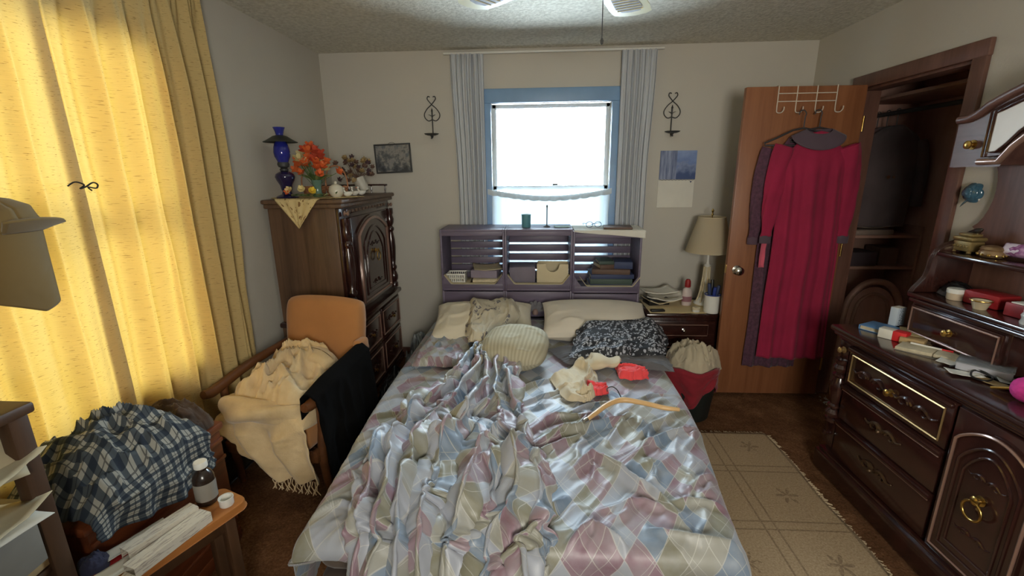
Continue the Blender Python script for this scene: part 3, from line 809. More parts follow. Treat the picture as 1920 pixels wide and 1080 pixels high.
bed = thing('bed', 'double bed base with mattress and box spring under the patterned sheets', 'bed', (0, 2.05, 0))
box('mattress', (-0.05, 0.06, 0.395), (1.33, 1.98, 0.19), M_TICK, bed, 0.06, seg=4)
box('box_spring', (-0.05, 0.06, 0.215), (1.31, 1.97, 0.16), M_BOXSP, bed, 0.025, seg=3)
box('bed_rail', (-0.69, 0.06, 0.15), (0.03, 1.94, 0.05), M_IRON, bed, 0.004)
box('bed_rail', (0.59, 0.06, 0.15), (0.03, 1.94, 0.05), M_IRON, bed, 0.004)
for sx in (-0.66, 0.56):
    for sy in (-0.84, 0.9):
        lathe('leg', [(0.0, 0), (0.03, 0), (0.03, 0.02), (0.018, 0.03), (0.018, 0.13), (0.0, 0.13)], M_IRON, bed, (sx, sy, 0), 12)

def ridge_lines(X, Y, lines):
    """sum of cloth creases: each line = (points [(x, y)...], height, half width)"""
    H = np.zeros_like(X)
    for pts, h, w in lines:
        best = np.full(X.shape, 1e9); par = np.zeros(X.shape)
        n = len(pts)-1
        for i in range(n):
            ax, ay = pts[i]; bx, by = pts[i+1]
            dx, dy = bx-ax, by-ay; L = dx*dx+dy*dy
            q = np.clip(((X-ax)*dx+(Y-ay)*dy)/L, 0, 1)
            d = np.hypot(X-ax-q*dx, Y-ay-q*dy)
            m = d < best
            best = np.where(m, d, best); par = np.where(m, (i+q)/n, par)
        env = np.clip(np.sin(PI*(0.08+0.84*par)), 0, 1)**0.6
        r = best/w
        H = H+(h*env*np.exp(-r**1.5))**3
    return np.cbrt(H)
SHEET_LINES = [
 ([(-0.07,1.59),(0.07,1.74),(0.26,1.76)],0.020,0.020), ([(-0.05,1.42),(0.10,1.62),(0.27,1.68),(0.36,1.74)],0.030,0.022),
 ([(0.30,1.40),(0.43,1.58),(0.60,1.66),(0.70,1.70)],0.022,0.020), ([(-0.08,1.36),(0.05,1.50),(0.16,1.60)],0.020,0.018),
 ([(0.30,1.36),(0.38,1.29),(0.44,1.14)],0.026,0.026), ([(0.12,1.36),(0.21,1.47),(0.30,1.38),(0.36,1.30)],0.028,0.024),
 ([(0.34,1.13),(0.47,1.10),(0.58,1.10)],0.020,0.022), ([(0.49,1.30),(0.57,1.38),(0.66,1.42)],0.016,0.02),
 ([(-0.08,1.09),(0.02,1.17),(0.10,1.24)],0.024,0.02), ([(0.08,1.06),(0.16,1.13),(0.25,1.06),(0.28,1.0)],0.024,0.02),
 ([(0.38,1.60),(0.50,1.70),(0.68,1.86)],0.016,0.018), ([(-0.15,1.95),(-0.02,2.06),(0.10,2.12)],0.014,0.018),
 ([(-0.12,1.80),(0.02,1.94),(0.15,2.02)],0.014,0.018), ([(0.28,1.56),(0.33,1.66),(0.40,1.78)],0.014,0.016),
 ([(0.10,1.75),(0.22,1.86),(0.36,1.90)],0.012,0.016), ([(0.42,1.90),(0.55,1.96),(0.70,1.98)],0.010,0.016),
 ([(0.34,1.22),(0.48,1.26),(0.62,1.24)],0.014,0.02), ([(0.20,1.20),(0.34,1.24),(0.44,1.20)],0.014,0.018),
 ([(-0.75,1.30),(-0.66,1.36),(-0.58,1.35)],0.016,0.014), ([(-0.75,1.42),(-0.65,1.47),(-0.55,1.46)],0.016,0.014),
 ([(-0.76,1.55),(-0.66,1.60),(-0.55,1.62)],0.016,0.016), ([(-0.76,1.70),(-0.66,1.76),(-0.55,1.76)],0.014,0.016),
 ([(-0.77,1.88),(-0.68,1.92),(-0.56,1.95)],0.012,0.016), ([(-0.72,1.14),(-0.64,1.20),(-0.56,1.18)],0.016,0.014),
 ([(-0.77,2.05),(-0.62,2.12),(-0.48,2.10)],0.012,0.016), ([(-0.77,2.25),(-0.62,2.28),(-0.46,2.30)],0.012,0.018),
]
SHEET_FINE = [(p, h_, w_*0.62) for p, h_, w_ in SHEET_LINES]
_rs = random.Random(12)
for _k in range(46):      # short secondary creases, mostly running from the foot towards the nightstand
    _x, _y = _rs.uniform(-0.05, 0.62), _rs.uniform(1.02, 2.0); _a = math.radians(_rs.gauss(38, 22)); _l = _rs.uniform(0.07, 0.2)
    SHEET_FINE.append(([(_x, _y), (_x+_l*0.5*math.cos(_a), _y+_l*0.5*math.sin(_a)), (_x+_l*math.cos(_a+0.25), _y+_l*math.sin(_a+0.25))], _rs.uniform(0.006, 0.013), _rs.uniform(0.008, 0.013)))
def bed_half(y):   # half width of the bed top, a little narrower at the foot
    return 0.745-0.075*sstep(2.0, 1.0, y)
def fold_over(a, half, r, drop):
    """arc-length coordinate a (0 = centre) -> (position, sink) for cloth over a rounded edge"""
    s = np.sign(a); m = np.abs(a); f = half-r
    th = np.clip((m-f)/r, 0, PI/2)
    pos = np.minimum(m, f)+r*np.sin(th)
    sink = r*(1-np.cos(th))+np.clip(m-f-r*PI/2, 0, None)
    return s*pos, sink
def _sheet(U, V):
    a = (U-0.5)*2*(0.735+0.17)
    bb = V*(2.08+0.20)                          # from head to foot
    yh = 3.09
    r = 0.055
    yy, sk2 = fold_over(bb, 2.05, r, 0.2)
    y = yh-yy
    hw = bed_half(y)
    x, sk1 = fold_over(a, hw, r, 0.2)
    x = x-0.036-0.028*sstep(1.9, 1.0, y)
    top = sstep(0.02, 0.0, sk1)*sstep(0.02, 0.0, sk2)
    wx = x+0.05*(fbm(x*4, y*4, 3)-0.47); wy = y+0.05*(fbm(x*4+9, y*4, 5)-0.47)
    w1 = ridge((wx*0.75-wy*0.65)*5.5+2*fbm(x*2, y*2, 8), (wx*0.65+wy*0.75)*2.1, 21)
    w2 = ridge((wx*0.75-wy*0.65)*13, (wx*0.65+wy*0.75)*5, 24)
    w3 = ridge((wx*0.8-wy*0.6)*26, (wx*0.6+wy*0.8)*8, 27)
    rough = 0.35+0.65*sstep(2.3, 1.5, y)
    z = 0.505+0.012*(1-(x/0.75)**2)+(0.014*(w1**2-0.3)+0.010*(w2**2.2-0.3)+0.006*(w3**2.2-0.3))*rough*(0.4+0.6*top)
    z = z+1.5*ridge_lines(wx+0.0, wy+0.0, SHEET_FINE)*(0.3+0.7*top)
    hang = sstep(0.03, 0.10, np.maximum(sk1, sk2))
    z = z-sk1-sk2
    ripple = hang*0.010*np.sin(y*26+3*fbm(y*3, x, 4))*np.sign(x)*(sk1 > sk2)
    x = x+ripple
    y = y-hang*(sk2 > sk1)*0.010*np.sin(x*24)
    z = np.maximum(z, 0.24+0.02*np.sin(x*9+y*7)+0.185*sstep(-0.42, -0.52, x)*(sk2 > 0.02))
    return x, y, z
fs = cloth('fitted_sheet', 300, 380, _sheet, M_SHEET, None, uvs=(1.81, 2.33), thick=0.004)
tag(fs, 'rumpled pastel diamond-pattern sheet stretched over the mattress', 'sheet')

# the loose top sheet, pushed into a long bunch on the window-curtain side
BL = [(-0.33,2.40),(-0.37,2.22),(-0.46,2.00),(-0.55,1.80),(-0.57,1.66),(-0.60,1.50),(-0.60,1.30),(-0.56,1.12),(-0.50,1.00)]
BR = [(-0.20,2.34),(-0.17,2.14),(-0.13,1.90),(-0.11,1.70),(-0.06,1.55),(0.0,1.40),(0.03,1.24),(0.01,1.08),(-0.01,0.99)]
def _interp(tab, tq):
    tt_ = np.linspace(0, 1, len(tab)); return np.interp(tq, tt_, [p[0] for p in tab]), np.interp(tq, tt_, [p[1] for p in tab])
def _sm(tab, n=60):
    q = spline([(p[0], p[1], 0) for p in tab], n); return [(p.x, p.y) for p in q]
BLs, BRs = _sm(BL), _sm(BR)

def settle(o, colliders, frames, dist=0.006, mass=0.25, bend=0.6, friction=25.0, qual=6, tens=25.0, selfc=True, air=2.0):
    """let a cloth mesh fall onto temporary collision boxes, then keep the settled shape"""
    for c in colliders:
        cm = c.modifiers.new('collision', 'COLLISION'); c.collision.thickness_outer = 0.004; c.collision.cloth_friction = friction
    md = o.modifiers.new('cloth', 'CLOTH'); st = md.settings; cs = md.collision_settings
    st.quality = qual; st.mass = mass; st.air_damping = air
    st.tension_stiffness = tens; st.compression_stiffness = tens; st.shear_stiffness = 8.0; st.bending_stiffness = bend
    st.tension_damping = 10; st.compression_damping = 10; st.shear_damping = 8; st.bending_damping = 1.0
    cs.collision_quality = 2; cs.distance_min = dist; cs.use_self_collision = selfc; cs.self_distance_min = dist; cs.self_friction = 8.0
    md.point_cache.frame_start = 1; md.point_cache.frame_end = frames
    for f in range(1, frames+1): SC.frame_set(f)
    dg = bpy.context.evaluated_depsgraph_get(); ev = o.evaluated_get(dg)
    co = np.empty(len(o.data.vertices)*3); ev.data.vertices.foreach_get('co', co)
    o.modifiers.remove(md); o.data.vertices.foreach_set('co', co); o.data.update()
    for c in colliders: bpy.data.objects.remove(c)
    SC.frame_set(1)
    return o
def _bunch0(U, V):
    hs = 0.86
    tq = np.clip(V/hs, 0, 1)
    lx, ly = _interp(BLs, tq); rx, ry = _interp(BRs, tq)
    w = rx-lx
    k = fbm(U*2.5, V*3, 13); k2 = fbm(U*2+5, V*6, 17)
    ph = (U+0.30*(k-0.47)*2)*2*PI*6.0+8.0*(k2-0.47)
    x = lx+w*U+0.018*np.sin(2*ph)
    y = ly+(ry-ly)*U+0.02*np.cos(ph*0.7+V*20)
    amp = (0.06+0.055*vnoise(U*4, V*5, 19))*(1-0.5*sstep(0.55, 1.0, V))*sstep(0, 0.10, U)*sstep(1, 0.90, U)
    z = 0.548+amp*(1+np.sin(ph))*0.5*1.3+0.050*np.sin(V*38+9*k)*sstep(0.30, 0.45, V)*sstep(0.85, 0.7, V)*(0.5+0.5*np.sin(ph*0.5+V*9))
    d = np.clip(V-hs, 0, 1)/(1-hs)*0.26
    th = np.clip(d/0.06, 0, PI/2)
    y = y-0.06*np.sin(th)-0.03*sstep(0, 0.1, d)*(1+np.sin(ph))
    z = z-(0.06*(1-np.cos(th))+np.clip(d-0.094, 0, None))
    return x, y, z
bs = cloth('top_sheet', 96, 130, _bunch0, M_SHEET, None, uvfn=lambda U, V: (U*1.25, V*1.85))
cbed = box('settle_box', (-0.06, 2.075, 0.392), (1.36, 2.07, 0.262), None, None, 0.05, seg=4)
import time as _t; _a = _t.time()
settle(bs, [cbed], 14, qual=4)
print('SETTLE', _t.time()-_a)
sb_ = bs.modifiers.new('smooth', 'SUBSURF'); sb_.levels = 1; sb_.render_levels = 1
sd_ = bs.modifiers.new('thickness', 'SOLIDIFY'); sd_.thickness = 0.003
tag(bs, 'bunched pastel diamond-pattern top sheet trailing over the foot of the bed', 'sheet')

# ------------------------------------------------------------------ pillows and clothes on the bed
M_PILW = fabric('ivory_pillowcase', (214, 204, 182), 0.06, 300, 0.08)
M_PILW2 = fabric('pale_beige_pillowcase', (216, 206, 190), 0.05, 300, 0.08)
t = NT('sage_striped_pillow'); uv = t.coord('UV'); w_ = t.add('ShaderNodeTexWave', wave_type='BANDS', bands_direction='X'); w_.inputs['Scale'].default_value = 14; w_.inputs['Distortion'].default_value = 1.0
t.link(uv, w_.inputs['Vector'])
t.set(Base_Color=t.ramp(w_.outputs['Fac'], [(0.2, lin((164, 156, 132))), (0.8, lin((180, 172, 148)))]), Roughness=0.9); t.bump(t.noise(uv, 300, 2), 0.1, 0.002); M_PILS = t.m
t = NT('black_floral_print'); uv = t.coord('UV'); v_ = t.add('ShaderNodeTexVoronoi'); v_.inputs['Scale'].default_value = 42; v_.inputs['Randomness'].default_value = 1.0
n_ = t.add('ShaderNodeTexNoise'); n_.inputs['Scale'].default_value = 80; n_.inputs['Detail'].default_value = 3; t.link(uv, n_.inputs['Vector']); t.link(uv, v_.inputs['Vector'])
f_ = t.math('MULTIPLY', t.math('GREATER_THAN', n_.outputs['Fac'], 0.46), t.math('LESS_THAN', v_.outputs['Distance'], 0.48))
t.set(Base_Color=t.mix(f_, lin((26, 28, 34)), lin((168, 170, 178))), Roughness=0.7); M_FLOR = t.m
M_GREYCL = fabric('slate_grey_cloth', (92, 90, 92), 0.1)
M_BEIGE = fabric('beige_cotton', (206, 190, 160), 0.06)
M_CORAL = fabric('coral_red_cloth', (232, 74, 76), 0.06)

tag(pillow('pillow', 0.66, 0.46, 0.17, M_PILW, None, (-0.36, 2.80, 0.605), (math.radians(11), 0, math.radians(4)), 3, 0.030), 'ivory pillow leaning at the crates behind the round sage cushion', 'pillow', 'bed pillows')
tag(pillow('pillow', 0.70, 0.46, 0.18, M_PILW2, None, (0.375, 2.82, 0.612), (math.radians(12), 0, math.radians(-1)), 8, 0.018), 'plump pale beige pillow behind the black floral cloth', 'pillow', 'bed pillows')
tag(pillow('round_cushion', 0.40, 0.36, 0.18, M_PILS, None, (-0.13, 2.31, 0.618), (math.radians(14), math.radians(-3), math.radians(-10)), 5, 0.010, 2.6, 48, 0.75), 'rounded sage cushion with fine stripes in front of the ivory pillow', 'cushion')
# crumpled printed pillowcase lying across the ivory pillow
def strip_cloth(name, A, B, mat, label, cat, h=0.04, z0=0.6, seed=0, fr=5.0, uvs=(1, 1), n=(60, 70), zf=None, tilt=None, fine=0.3, ln=0.0, plat=0.45):
    As, Bs = _sm(A), _sm(B)
    def fn(U, V):
        lx, ly = _interp(As, V); rx, ry = _interp(Bs, V)
        x = lx+(rx-lx)*U; y = ly+(ry-ly)*U
        x = x+0.014*(fbm(V*8, U*2, seed+1)-0.47)*2; y = y+0.014*(fbm(V*6+4, U*8, seed+2)-0.47)*2
        e = sstep(0, 0.14, U)*sstep(1, 0.86, U)*sstep(0, 0.10, V)*sstep(1, 0.90, V)
        wx = U*(1-ln)+V*ln; wy = V-U*ln
        k = fbm(U*3, V*3, seed+5)
        r = (1-fine)*ridge(wx*fr+1.4*k, wy*fr*0.55+k, seed+7)**1.6+fine*ridge(wx*fr*2.3+k, wy*fr*1.5, seed+9)**1.4
        z = z0+(zf(x, y) if zf else 0)+h*e*(plat+(1.2-plat)*r)
        return x, y, z
    o = cloth(name, n[0], n[1], fn, mat, None, uvs=uvs, thick=0.003)
    return tag(o, label, cat)
def pil_z(x, y): return 0.085*np.exp(-((y-2.84)/0.26)**2)
t = NT('ivory_print_cloth'); uv = t.coord('UV'); nn = t.noise(uv, 22, 3); mask = t.noise(uv, 4.0, 2)
t.set(Base_Color=t.mix(t.math('MULTIPLY', t.math('GREATER_THAN', nn, 0.56), t.math('GREATER_THAN', mask, 0.5)), lin((196, 186, 164)), lin((116, 110, 112))), Roughness=0.85); M_PRINT = t.m
strip_cloth('crumpled_pillowcase', [(-0.50, 2.94), (-0.46, 2.74), (-0.44, 2.55), (-0.40, 2.40)], [(-0.16, 2.98), (-0.12, 2.74), (-0.16, 2.56), (-0.24, 2.42)], M_PRINT, 'creased ivory pillowcase with a grey print on the ivory pillow', 'pillowcase', 0.05, 0.605, 4, 5.0, (0.5, 0.6), zf=pil_z)
strip_cloth('ruffled_cloth', [(-0.36, 2.52), (-0.38, 2.40), (-0.37, 2.28), (-0.33, 2.16)], [(-0.22, 2.52), (-0.20, 2.40), (-0.22, 2.26), (-0.25, 2.16)], fabric('straw_cloth', (196, 180, 146), 0.08), 'small ruffled straw-coloured cloth beside the round sage cushion', 'cloth', 0.075, 0.545, 9, 7.0, (0.3, 0.4))
strip_cloth('loose_bedding', [(-0.70, 2.66), (-0.72, 2.50), (-0.72, 2.36), (-0.70, 2.24)], [(-0.38, 2.62), (-0.36, 2.48), (-0.37, 2.34), (-0.40, 2.22)], M_SHEET, 'folded-back corner of pastel bedding below the ivory pillow', 'sheet', 0.05, 0.53, 14, 4.0, (0.6, 0.6))
strip_cloth('folded_grey_cloth', [(0.04, 2.50), (0.12, 2.36), (0.16, 2.28)], [(0.72, 2.48), (0.73, 2.32), (0.72, 2.20)], M_GREYCL, 'slate grey cloth folded under the black floral cloth', 'cloth', 0.035, 0.535, 18, 5.0, (0.6, 0.3))
strip_cloth('black_floral_cloth', [(0.24, 2.60), (0.20, 2.44), (0.17, 2.30)], [(0.73, 2.72), (0.76, 2.54), (0.72, 2.36)], M_FLOR, 'black cloth with a white floral print lying by the pale pillow', 'cloth', 0.05, 0.565, 23, 3.0, (0.75, 0.5), n=(80, 60), fine=0.2, zf=lambda x, y: 0.075*sstep(2.35, 2.70, y), ln=0.3)
# beige top tossed on the bed, with coral shorts under it
M_BEIGE2 = M_BEIGE
bt = strip_cloth('beige_top', [(0.06, 2.10), (0.09, 1.98), (0.15, 1.88), (0.22, 1.86)], [(0.24, 2.32), (0.30, 2.20), (0.29, 2.02), (0.26, 1.90)], M_BEIGE, 'wrinkled beige top tossed on the bed beside coral fabric', 'clothing', 0.060, 0.532, 30, 3.2, (0.3, 0.4), n=(80, 80), fine=0.3, plat=0.12, ln=0.4)
def _slv(U, V):
    a = U*2*PI
    cx_ = 0.27+0.16*V; cy_ = 2.28-0.02*V-0.03*np.sin(V*3); r = (0.052+0.010*np.sin(V*7)-0.01*V)*sstep(0, 0.08, V)**0.5*sstep(1, 0.92, V)**0.5
    rr = r*(1+0.20*(ridge(U*6, V*3.0, 61)-0.5))
    return cx_+0.0*a+0.02*np.sin(a), cy_+rr*np.cos(a)*1.2, 0.565+rr*np.sin(a)*0.6
cloth('sleeve', 48, 30, _slv, M_BEIGE, bt)
strip_cloth('coral_shorts', [(0.42, 2.24), (0.50, 2.23), (0.56, 2.20)], [(0.42, 2.11), (0.50, 2.10), (0.56, 2.12)], M_CORAL, 'coral red fabric poking out from the beige top towards the hanger', 'clothing', 0.045, 0.532, 34, 2.6, (0.2, 0.2), n=(50, 50), plat=0.2)
strip_cloth('coral_cloth', [(0.24, 2.03), (0.28, 2.01), (0.33, 2.0)], [(0.25, 1.94), (0.29, 1.92), (0.34, 1.95)], M_CORAL, 'small coral red scrap under the hem of the beige top', 'clothing', 0.035, 0.535, 36, 3.0, (0.1, 0.1), n=(30, 30))
# wooden coat hanger
M_HANG = wood('pale_hanger_wood', (196, 152, 98), (226, 186, 132), (0.2, 1, 1), 0.35, 20, 0.03)
ha = thing('wooden_hanger', 'pale wooden clothes hanger lying on the patterned bed', 'hanger', (0.375, 1.775, 0.566), math.radians(3))
tube('shoulder_bar', [(-0.185, -0.115, 0.0), (-0.14, -0.07, 0.004), (-0.07, 0.0, 0.008), (0.0, 0.035, 0.010), (0.08, 0.01, 0.010), (0.16, -0.03, 0.008), (0.225, -0.04, 0.004)], [0.008, 0.0105, 0.011, 0.0125, 0.011, 0.0105, 0.008], M_HANG, ha, 10, smooth_n=40)
tube('hook', [(0.0, 0.04, 0.012), (-0.004, 0.075, 0.018), (-0.012, 0.095, 0.03), (-0.03, 0.112, 0.036), (-0.052, 0.108, 0.030), (-0.056, 0.09, 0.024)], 0.0026, M_IRON, ha, 8, smooth_n=30)
lathe('end_cap', [(0.0, 0), (0.0105, 0.002), (0.0115, 0.012), (0.009, 0.022), (0, 0.024)], M_CHROME, ha, (-0.176, -0.107, 0.0), 12, (0, -PI/2, math.radians(40)))
# little shell-shaped fan ornament clipped at the middle of the crates
M_SHELL = simple('dusty_silk_flower', (110, 108, 112), 0.8, var=0.25, vs=30)
sf = thing('shell_ornament', 'small grey fan-shaped ornament standing between the two pillows', 'ornament', (-0.02, 3.10, 0.555))
for k in range(7):
    a = math.radians(20+140*k/6)
    prism('rib', [(0, 0), (0.075*math.cos(a-0.16), 0.075*math.sin(a-0.16)), (0.085*math.cos(a), 0.085*math.sin(a)), (0.075*math.cos(a+0.16), 0.075*math.sin(a+0.16))], 0.012, M_SHELL, sf, 'y', (0, 0.004*(k % 2), 0.02), bev=0.002)
lathe('hub', [(0, 0), (0.018, 0.004), (0.022, 0.02), (0.014, 0.04), (0, 0.046)], simple('dusty_pink', (150, 124, 116), 0.8), sf, (0, -0.008, 0.0), 12)
# ------------------------------------------------------------------ armchair by the wardrobe
M_UPH = fabric('ochre_upholstery', (168, 116, 68), 0.08, 500, 0.2, 0.25)
ch = thing('armchair', 'old ochre upholstered armchair with wooden arms in front of the wardrobe', 'armchair', (-1.235, 2.03, 0), math.radians(-10.5))
def _bk(U, V):     # padded back: rounded slab closed around
    u = np.where(U < 0.5, U*2, 2-U*2)*2-1; v = V*2-1; side = np.where(U < 0.5, -1.0, 1.0)
    e = np.clip((1-np.abs(u)**7)*(1-np.abs(v)**6), 0, 1)**0.32
    q = np.abs(u)**5*np.abs(v)**5
    w = 0.235+0.012*(v+1)/2
    x = u*w*(1-0.05*q-0.02*np.abs(v)**4); z = 0.655+v*0.25*(1-0.06*q)-0.012*u*u*(v > 0)*v
    y = 0.225+0.16*(z-0.42)+side*0.048*e
    return x, y, z
cloth('back_cushion', 81, 41, _bk, M_UPH, ch, uvs=(1, 0.5))
box('seat_cushion', (0, -0.02, 0.365), (0.46, 0.47, 0.13), M_UPH, ch, 0.04, seg=4)
box('seat_rail', (0, -0.235, 0.275), (0.48, 0.035, 0.06), M_ARMW, ch, 0.006)
for sx in (-1, 1):
    box('side_rail', (sx*0.245, 0.0, 0.275), (0.03, 0.46, 0.06), M_ARMW, ch, 0.006)
    tube('arm', [(sx*0.245, 0.27, 0.64), (sx*0.252, 0.12, 0.625), (sx*0.26, -0.04, 0.605), (sx*0.268, -0.17, 0.575), (sx*0.272, -0.24, 0.56), (sx*0.272, -0.285, 0.565)], [0.020, 0.022, 0.024, 0.026, 0.027, 0.020], M_ARMW, ch, 10, smooth_n=24)
    tube('arm_post', [(sx*0.262, -0.17, 0.02), (sx*0.258, -0.19, 0.25), (sx*0.264, -0.18, 0.42), (sx*0.268, -0.18, 0.57)], [0.016, 0.022, 0.018, 0.02], M_ARMW, ch, 8, smooth_n=14)
    tube('rear_leg', [(sx*0.21, 0.33, 0.01), (sx*0.215, 0.24, 0.28), (sx*0.22, 0.30, 0.66)], [0.016, 0.022, 0.018], M_ARMW, ch, 8, smooth_n=12)
pil_o = box('arm_pad', (0.25, 0.215, 0.665), (0.05, 0.09, 0.075), M_UPH, ch, 0.018, seg=3)
# cream throw heaped on the seat and hanging over the front
t = NT('cream_knit_throw'); uv = t.coord('UV', (90, 90, 1)); c1 = t.add('ShaderNodeTexChecker'); c1.inputs['Scale'].default_value = 1.0; t.link(uv, c1.inputs['Vector'])
ob = t.coord(); n1 = t.noise(ob, 9, 4)
t.set(Base_Color=t.ramp(n1, [(0.3, lin((196, 168, 124))), (0.7, lin((222, 198, 156)))]), Roughness=0.95)
t.b.inputs['Sheen Weight'].default_value = 0.4
t.bump(t.math('ADD', t.math('MULTIPLY', c1.outputs['Fac'], 0.5), t.noise(uv, 1.3, 2)), 0.35, 0.004); M_THROW = t.m
th_ = thing('throw_blanket', 'cream knitted throw heaped on the armchair and trailing a fringed end', 'blanket', (-1.235, 2.03, 0), math.radians(-10.5))
def _thr(U, V):
    # V: 0 at the back of the heap, 0.5 front edge of seat, 1 fringe end
    top = sstep(0.52, 0.44, V)
    wid = np.interp(V, [0, 0.15, 0.45, 0.55, 0.7, 1.0], [0.17, 0.25, 0.25, 0.235, 0.20, 0.125])
    cxx = np.interp(V, [0, 0.2, 0.5, 0.6, 1.0], [0.0, -0.02, 0.005, 0.03, 0.155])
    k = fbm(U*3, V*5, 71)
    x = cxx+(U-0.5)*2*wid
    dome = np.sin(PI*np.clip(U, 0, 1))**0.55
    rd = ridge((U+0.7*V)*4.2+1.6*k, V*9+k*2, 73)**1.6; rd2 = ridge(U*9+k, V*14+2*k, 75)**1.5
    hz = np.interp(V, [0, 0.08, 0.22, 0.38, 0.46, 0.5], [0.02, 0.17, 0.20, 0.13, 0.09, 0.04])
    zt = 0.435+dome*(hz*0.66+0.115*rd+0.05*rd2+0.03*ridge(U*15+2*k, V*22+k, 85)**1.4)
    yt = np.interp(V, [0, 0.25, 0.5], [0.20, 0.02, -0.25])
    d = np.clip(V-0.5, 0, 1)*2
    zd = 0.455-0.285*d
    vf = 0.030*np.sin(U*15+2.0*k+V*3)+0.022*ridge(U*5+k, V*2, 77)
    yd = -0.285-vf*sstep(0, 0.15, d)-0.02*np.sin(d*PI)+0.03*d
    hang = sstep(0.44, 0.54, V)
    return x+0.01*(k-0.47), yt*(1-hang)+yd*hang, zt*(1-hang)+zd*hang
cloth('blanket_cloth', 110, 190, _thr, M_THROW, th_, uvs=(0.6, 1.2), thick=0.006)
def _roll(U, V):   # thick twisted band wrapped across the heap
    a = U*2*PI; tq = V
    x = -0.245+0.47*tq; z = 0.475+0.045*np.sin(tq*PI*0.9)-0.01*tq; y = -0.20-0.085*np.sin(PI*tq)
    r = (0.058-0.016*tq)*(1+0.18*np.sin(a*3+tq*9)+0.12*ridge(U*5, tq*6, 79))*sstep(0, 0.06, tq)*sstep(1, 0.94, tq)
    return x, y+r*np.cos(a)*0.9, z+r*np.sin(a)
cloth('twisted_band', 50, 60, _roll, M_THROW, th_, uvs=(0.3, 0.6))
def _hood(U, V):
    a = U*2*PI; tq = V*PI*1.05
    cxh = 0.04+0.095*np.cos(tq); czh = 0.575+0.075*np.sin(tq)
    r = 0.036*(1+0.2*ridge(U*4, V*4, 81))*sstep(0, 0.05, V)*sstep(1, 0.95, V)
    return cxh+r*np.cos(a)*np.cos(tq), 0.10+r*np.sin(a)*1.4-0.02*np.sin(tq), czh+r*np.cos(a)*np.sin(tq)
cloth('folded_loop', 40, 40, _hood, M_THROW, th_, uvs=(0.3, 0.4))
fr_ = []
for i in range(26):
    x = 0.155+(-1+2*i/25)*0.122; ph = i*1.7
    fr_.append([(x, -0.265, 0.175), (x+0.006*math.sin(ph), -0.27-0.006*math.cos(ph), 0.155), (x+0.012*math.sin(ph+1), -0.275, 0.135), (x+0.018*math.sin(ph+2), -0.277-0.006*math.sin(ph), 0.112)])
tag(tubes('fringe', fr_, 0.0022, M_THROW, th_, 5), kind='stuff')
# black garment over the other arm
M_BLK = fabric('black_knit', (11, 10, 10), 0.2, 300, 0.25, 0.0, 5, 1.0)
M_BLK.node_tree.nodes['Principled BSDF'].inputs['Specular IOR Level'].default_value = 0.1
def _blk(U, V):
    # V across the arm: outer hem -> over the arm -> inside
    s = (V-0.30)*1.0
    k = fbm(U*3, V*4, 91)
    y = -0.25+0.44*U+0.02*(k-0.47)
    armz = np.interp(U, [0, 0.3, 1], [0.585, 0.62, 0.665])
    ang = np.clip((V-0.72)/0.16, -0.5, 1)*PI
    over = sstep(0.64, 0.72, V)
    zb_ = 0.09+0.05*np.sin(U*7)+0.04*(k-0.47)*3
    zo = zb_+(armz-zb_)*np.clip(V/0.70, 0, 1)
    xo = 0.300+0.02*(1-V/0.7)+0.035*ridge(U*3.2+k, V*2.2+k, 95)**1.5*np.clip(1.1-V/0.7, 0, 1)+0.022*np.sin(U*13+2*k)*np.clip(1-V/0.7, 0, 1)+0.01*ridge(U*5, V*4, 92)
    ti = np.clip((V-0.70)/0.12, 0, 1)
    zi = armz+0.022*np.sin(PI*ti)-np.clip(V-0.82, 0, 1)*0.55
    xi = 0.300-0.07*ti
    return np.where(V < 0.70, xo, xi), y, np.where(V < 0.70, zo, zi)
bg_ = cloth('black_garment', 80, 90, _blk, M_BLK, None, uvs=(0.6, 0.8), thick=0.006, loc=(-1.235, 2.03, 0), rot=(0, 0, math.radians(-10.5)))
tag(bg_, 'black knitted garment draped over the armchair arm towards the bed', 'clothing')

# ------------------------------------------------------------------ baseboard heater under the yellow curtains
M_HEAT = simple('grey_green_heater_metal', (78, 78, 62), 0.5, 0.2, 0.08)
bh = thing('baseboard_heater', 'low grey metal baseboard heater under the yellow curtains', 'heater', (-1.62, 1.55, 0))
prism('heater_cover', [(-0.035, 0.02), (0.035, 0.02), (0.04, 0.06), (0.04, 0.155), (0.02, 0.195), (-0.035, 0.20)], 1.9, M_HEAT, bh, 'y', (0, 0, 0), bev=0.003)
box('heater_slot', (0.041, 0, 0.15), (0.004, 1.86, 0.014), M_BLACKP, bh, 0.001)
box('heater_foot', (0.0, 0, 0.01), (0.06, 1.86, 0.022), M_BLACKP, bh, 0.002)

# ------------------------------------------------------------------ cedar chest with clothes
cc_ = thing('cedar_chest', 'reddish wooden chest under the plaid shirt beside the curtains', 'chest', (-1.425, 1.285, 0))
box('chest_body', (0, 0, 0.28), (0.23, 0.56, 0.52), M_CEDAR, cc_, 0.006)
box('chest_lid', (0, 0, 0.558), (0.25, 0.59, 0.034), M_CEDAR, cc_, 0.010)
box('chest_plinth', (0, 0, 0.03), (0.24, 0.58, 0.058), M_CEDAR, cc_, 0.006)
for z in (0.50, 0.42, 0.12): box('chest_moulding', (0.118, 0, z), (0.012, 0.56, 0.018), M_CEDAR, cc_, 0.005)
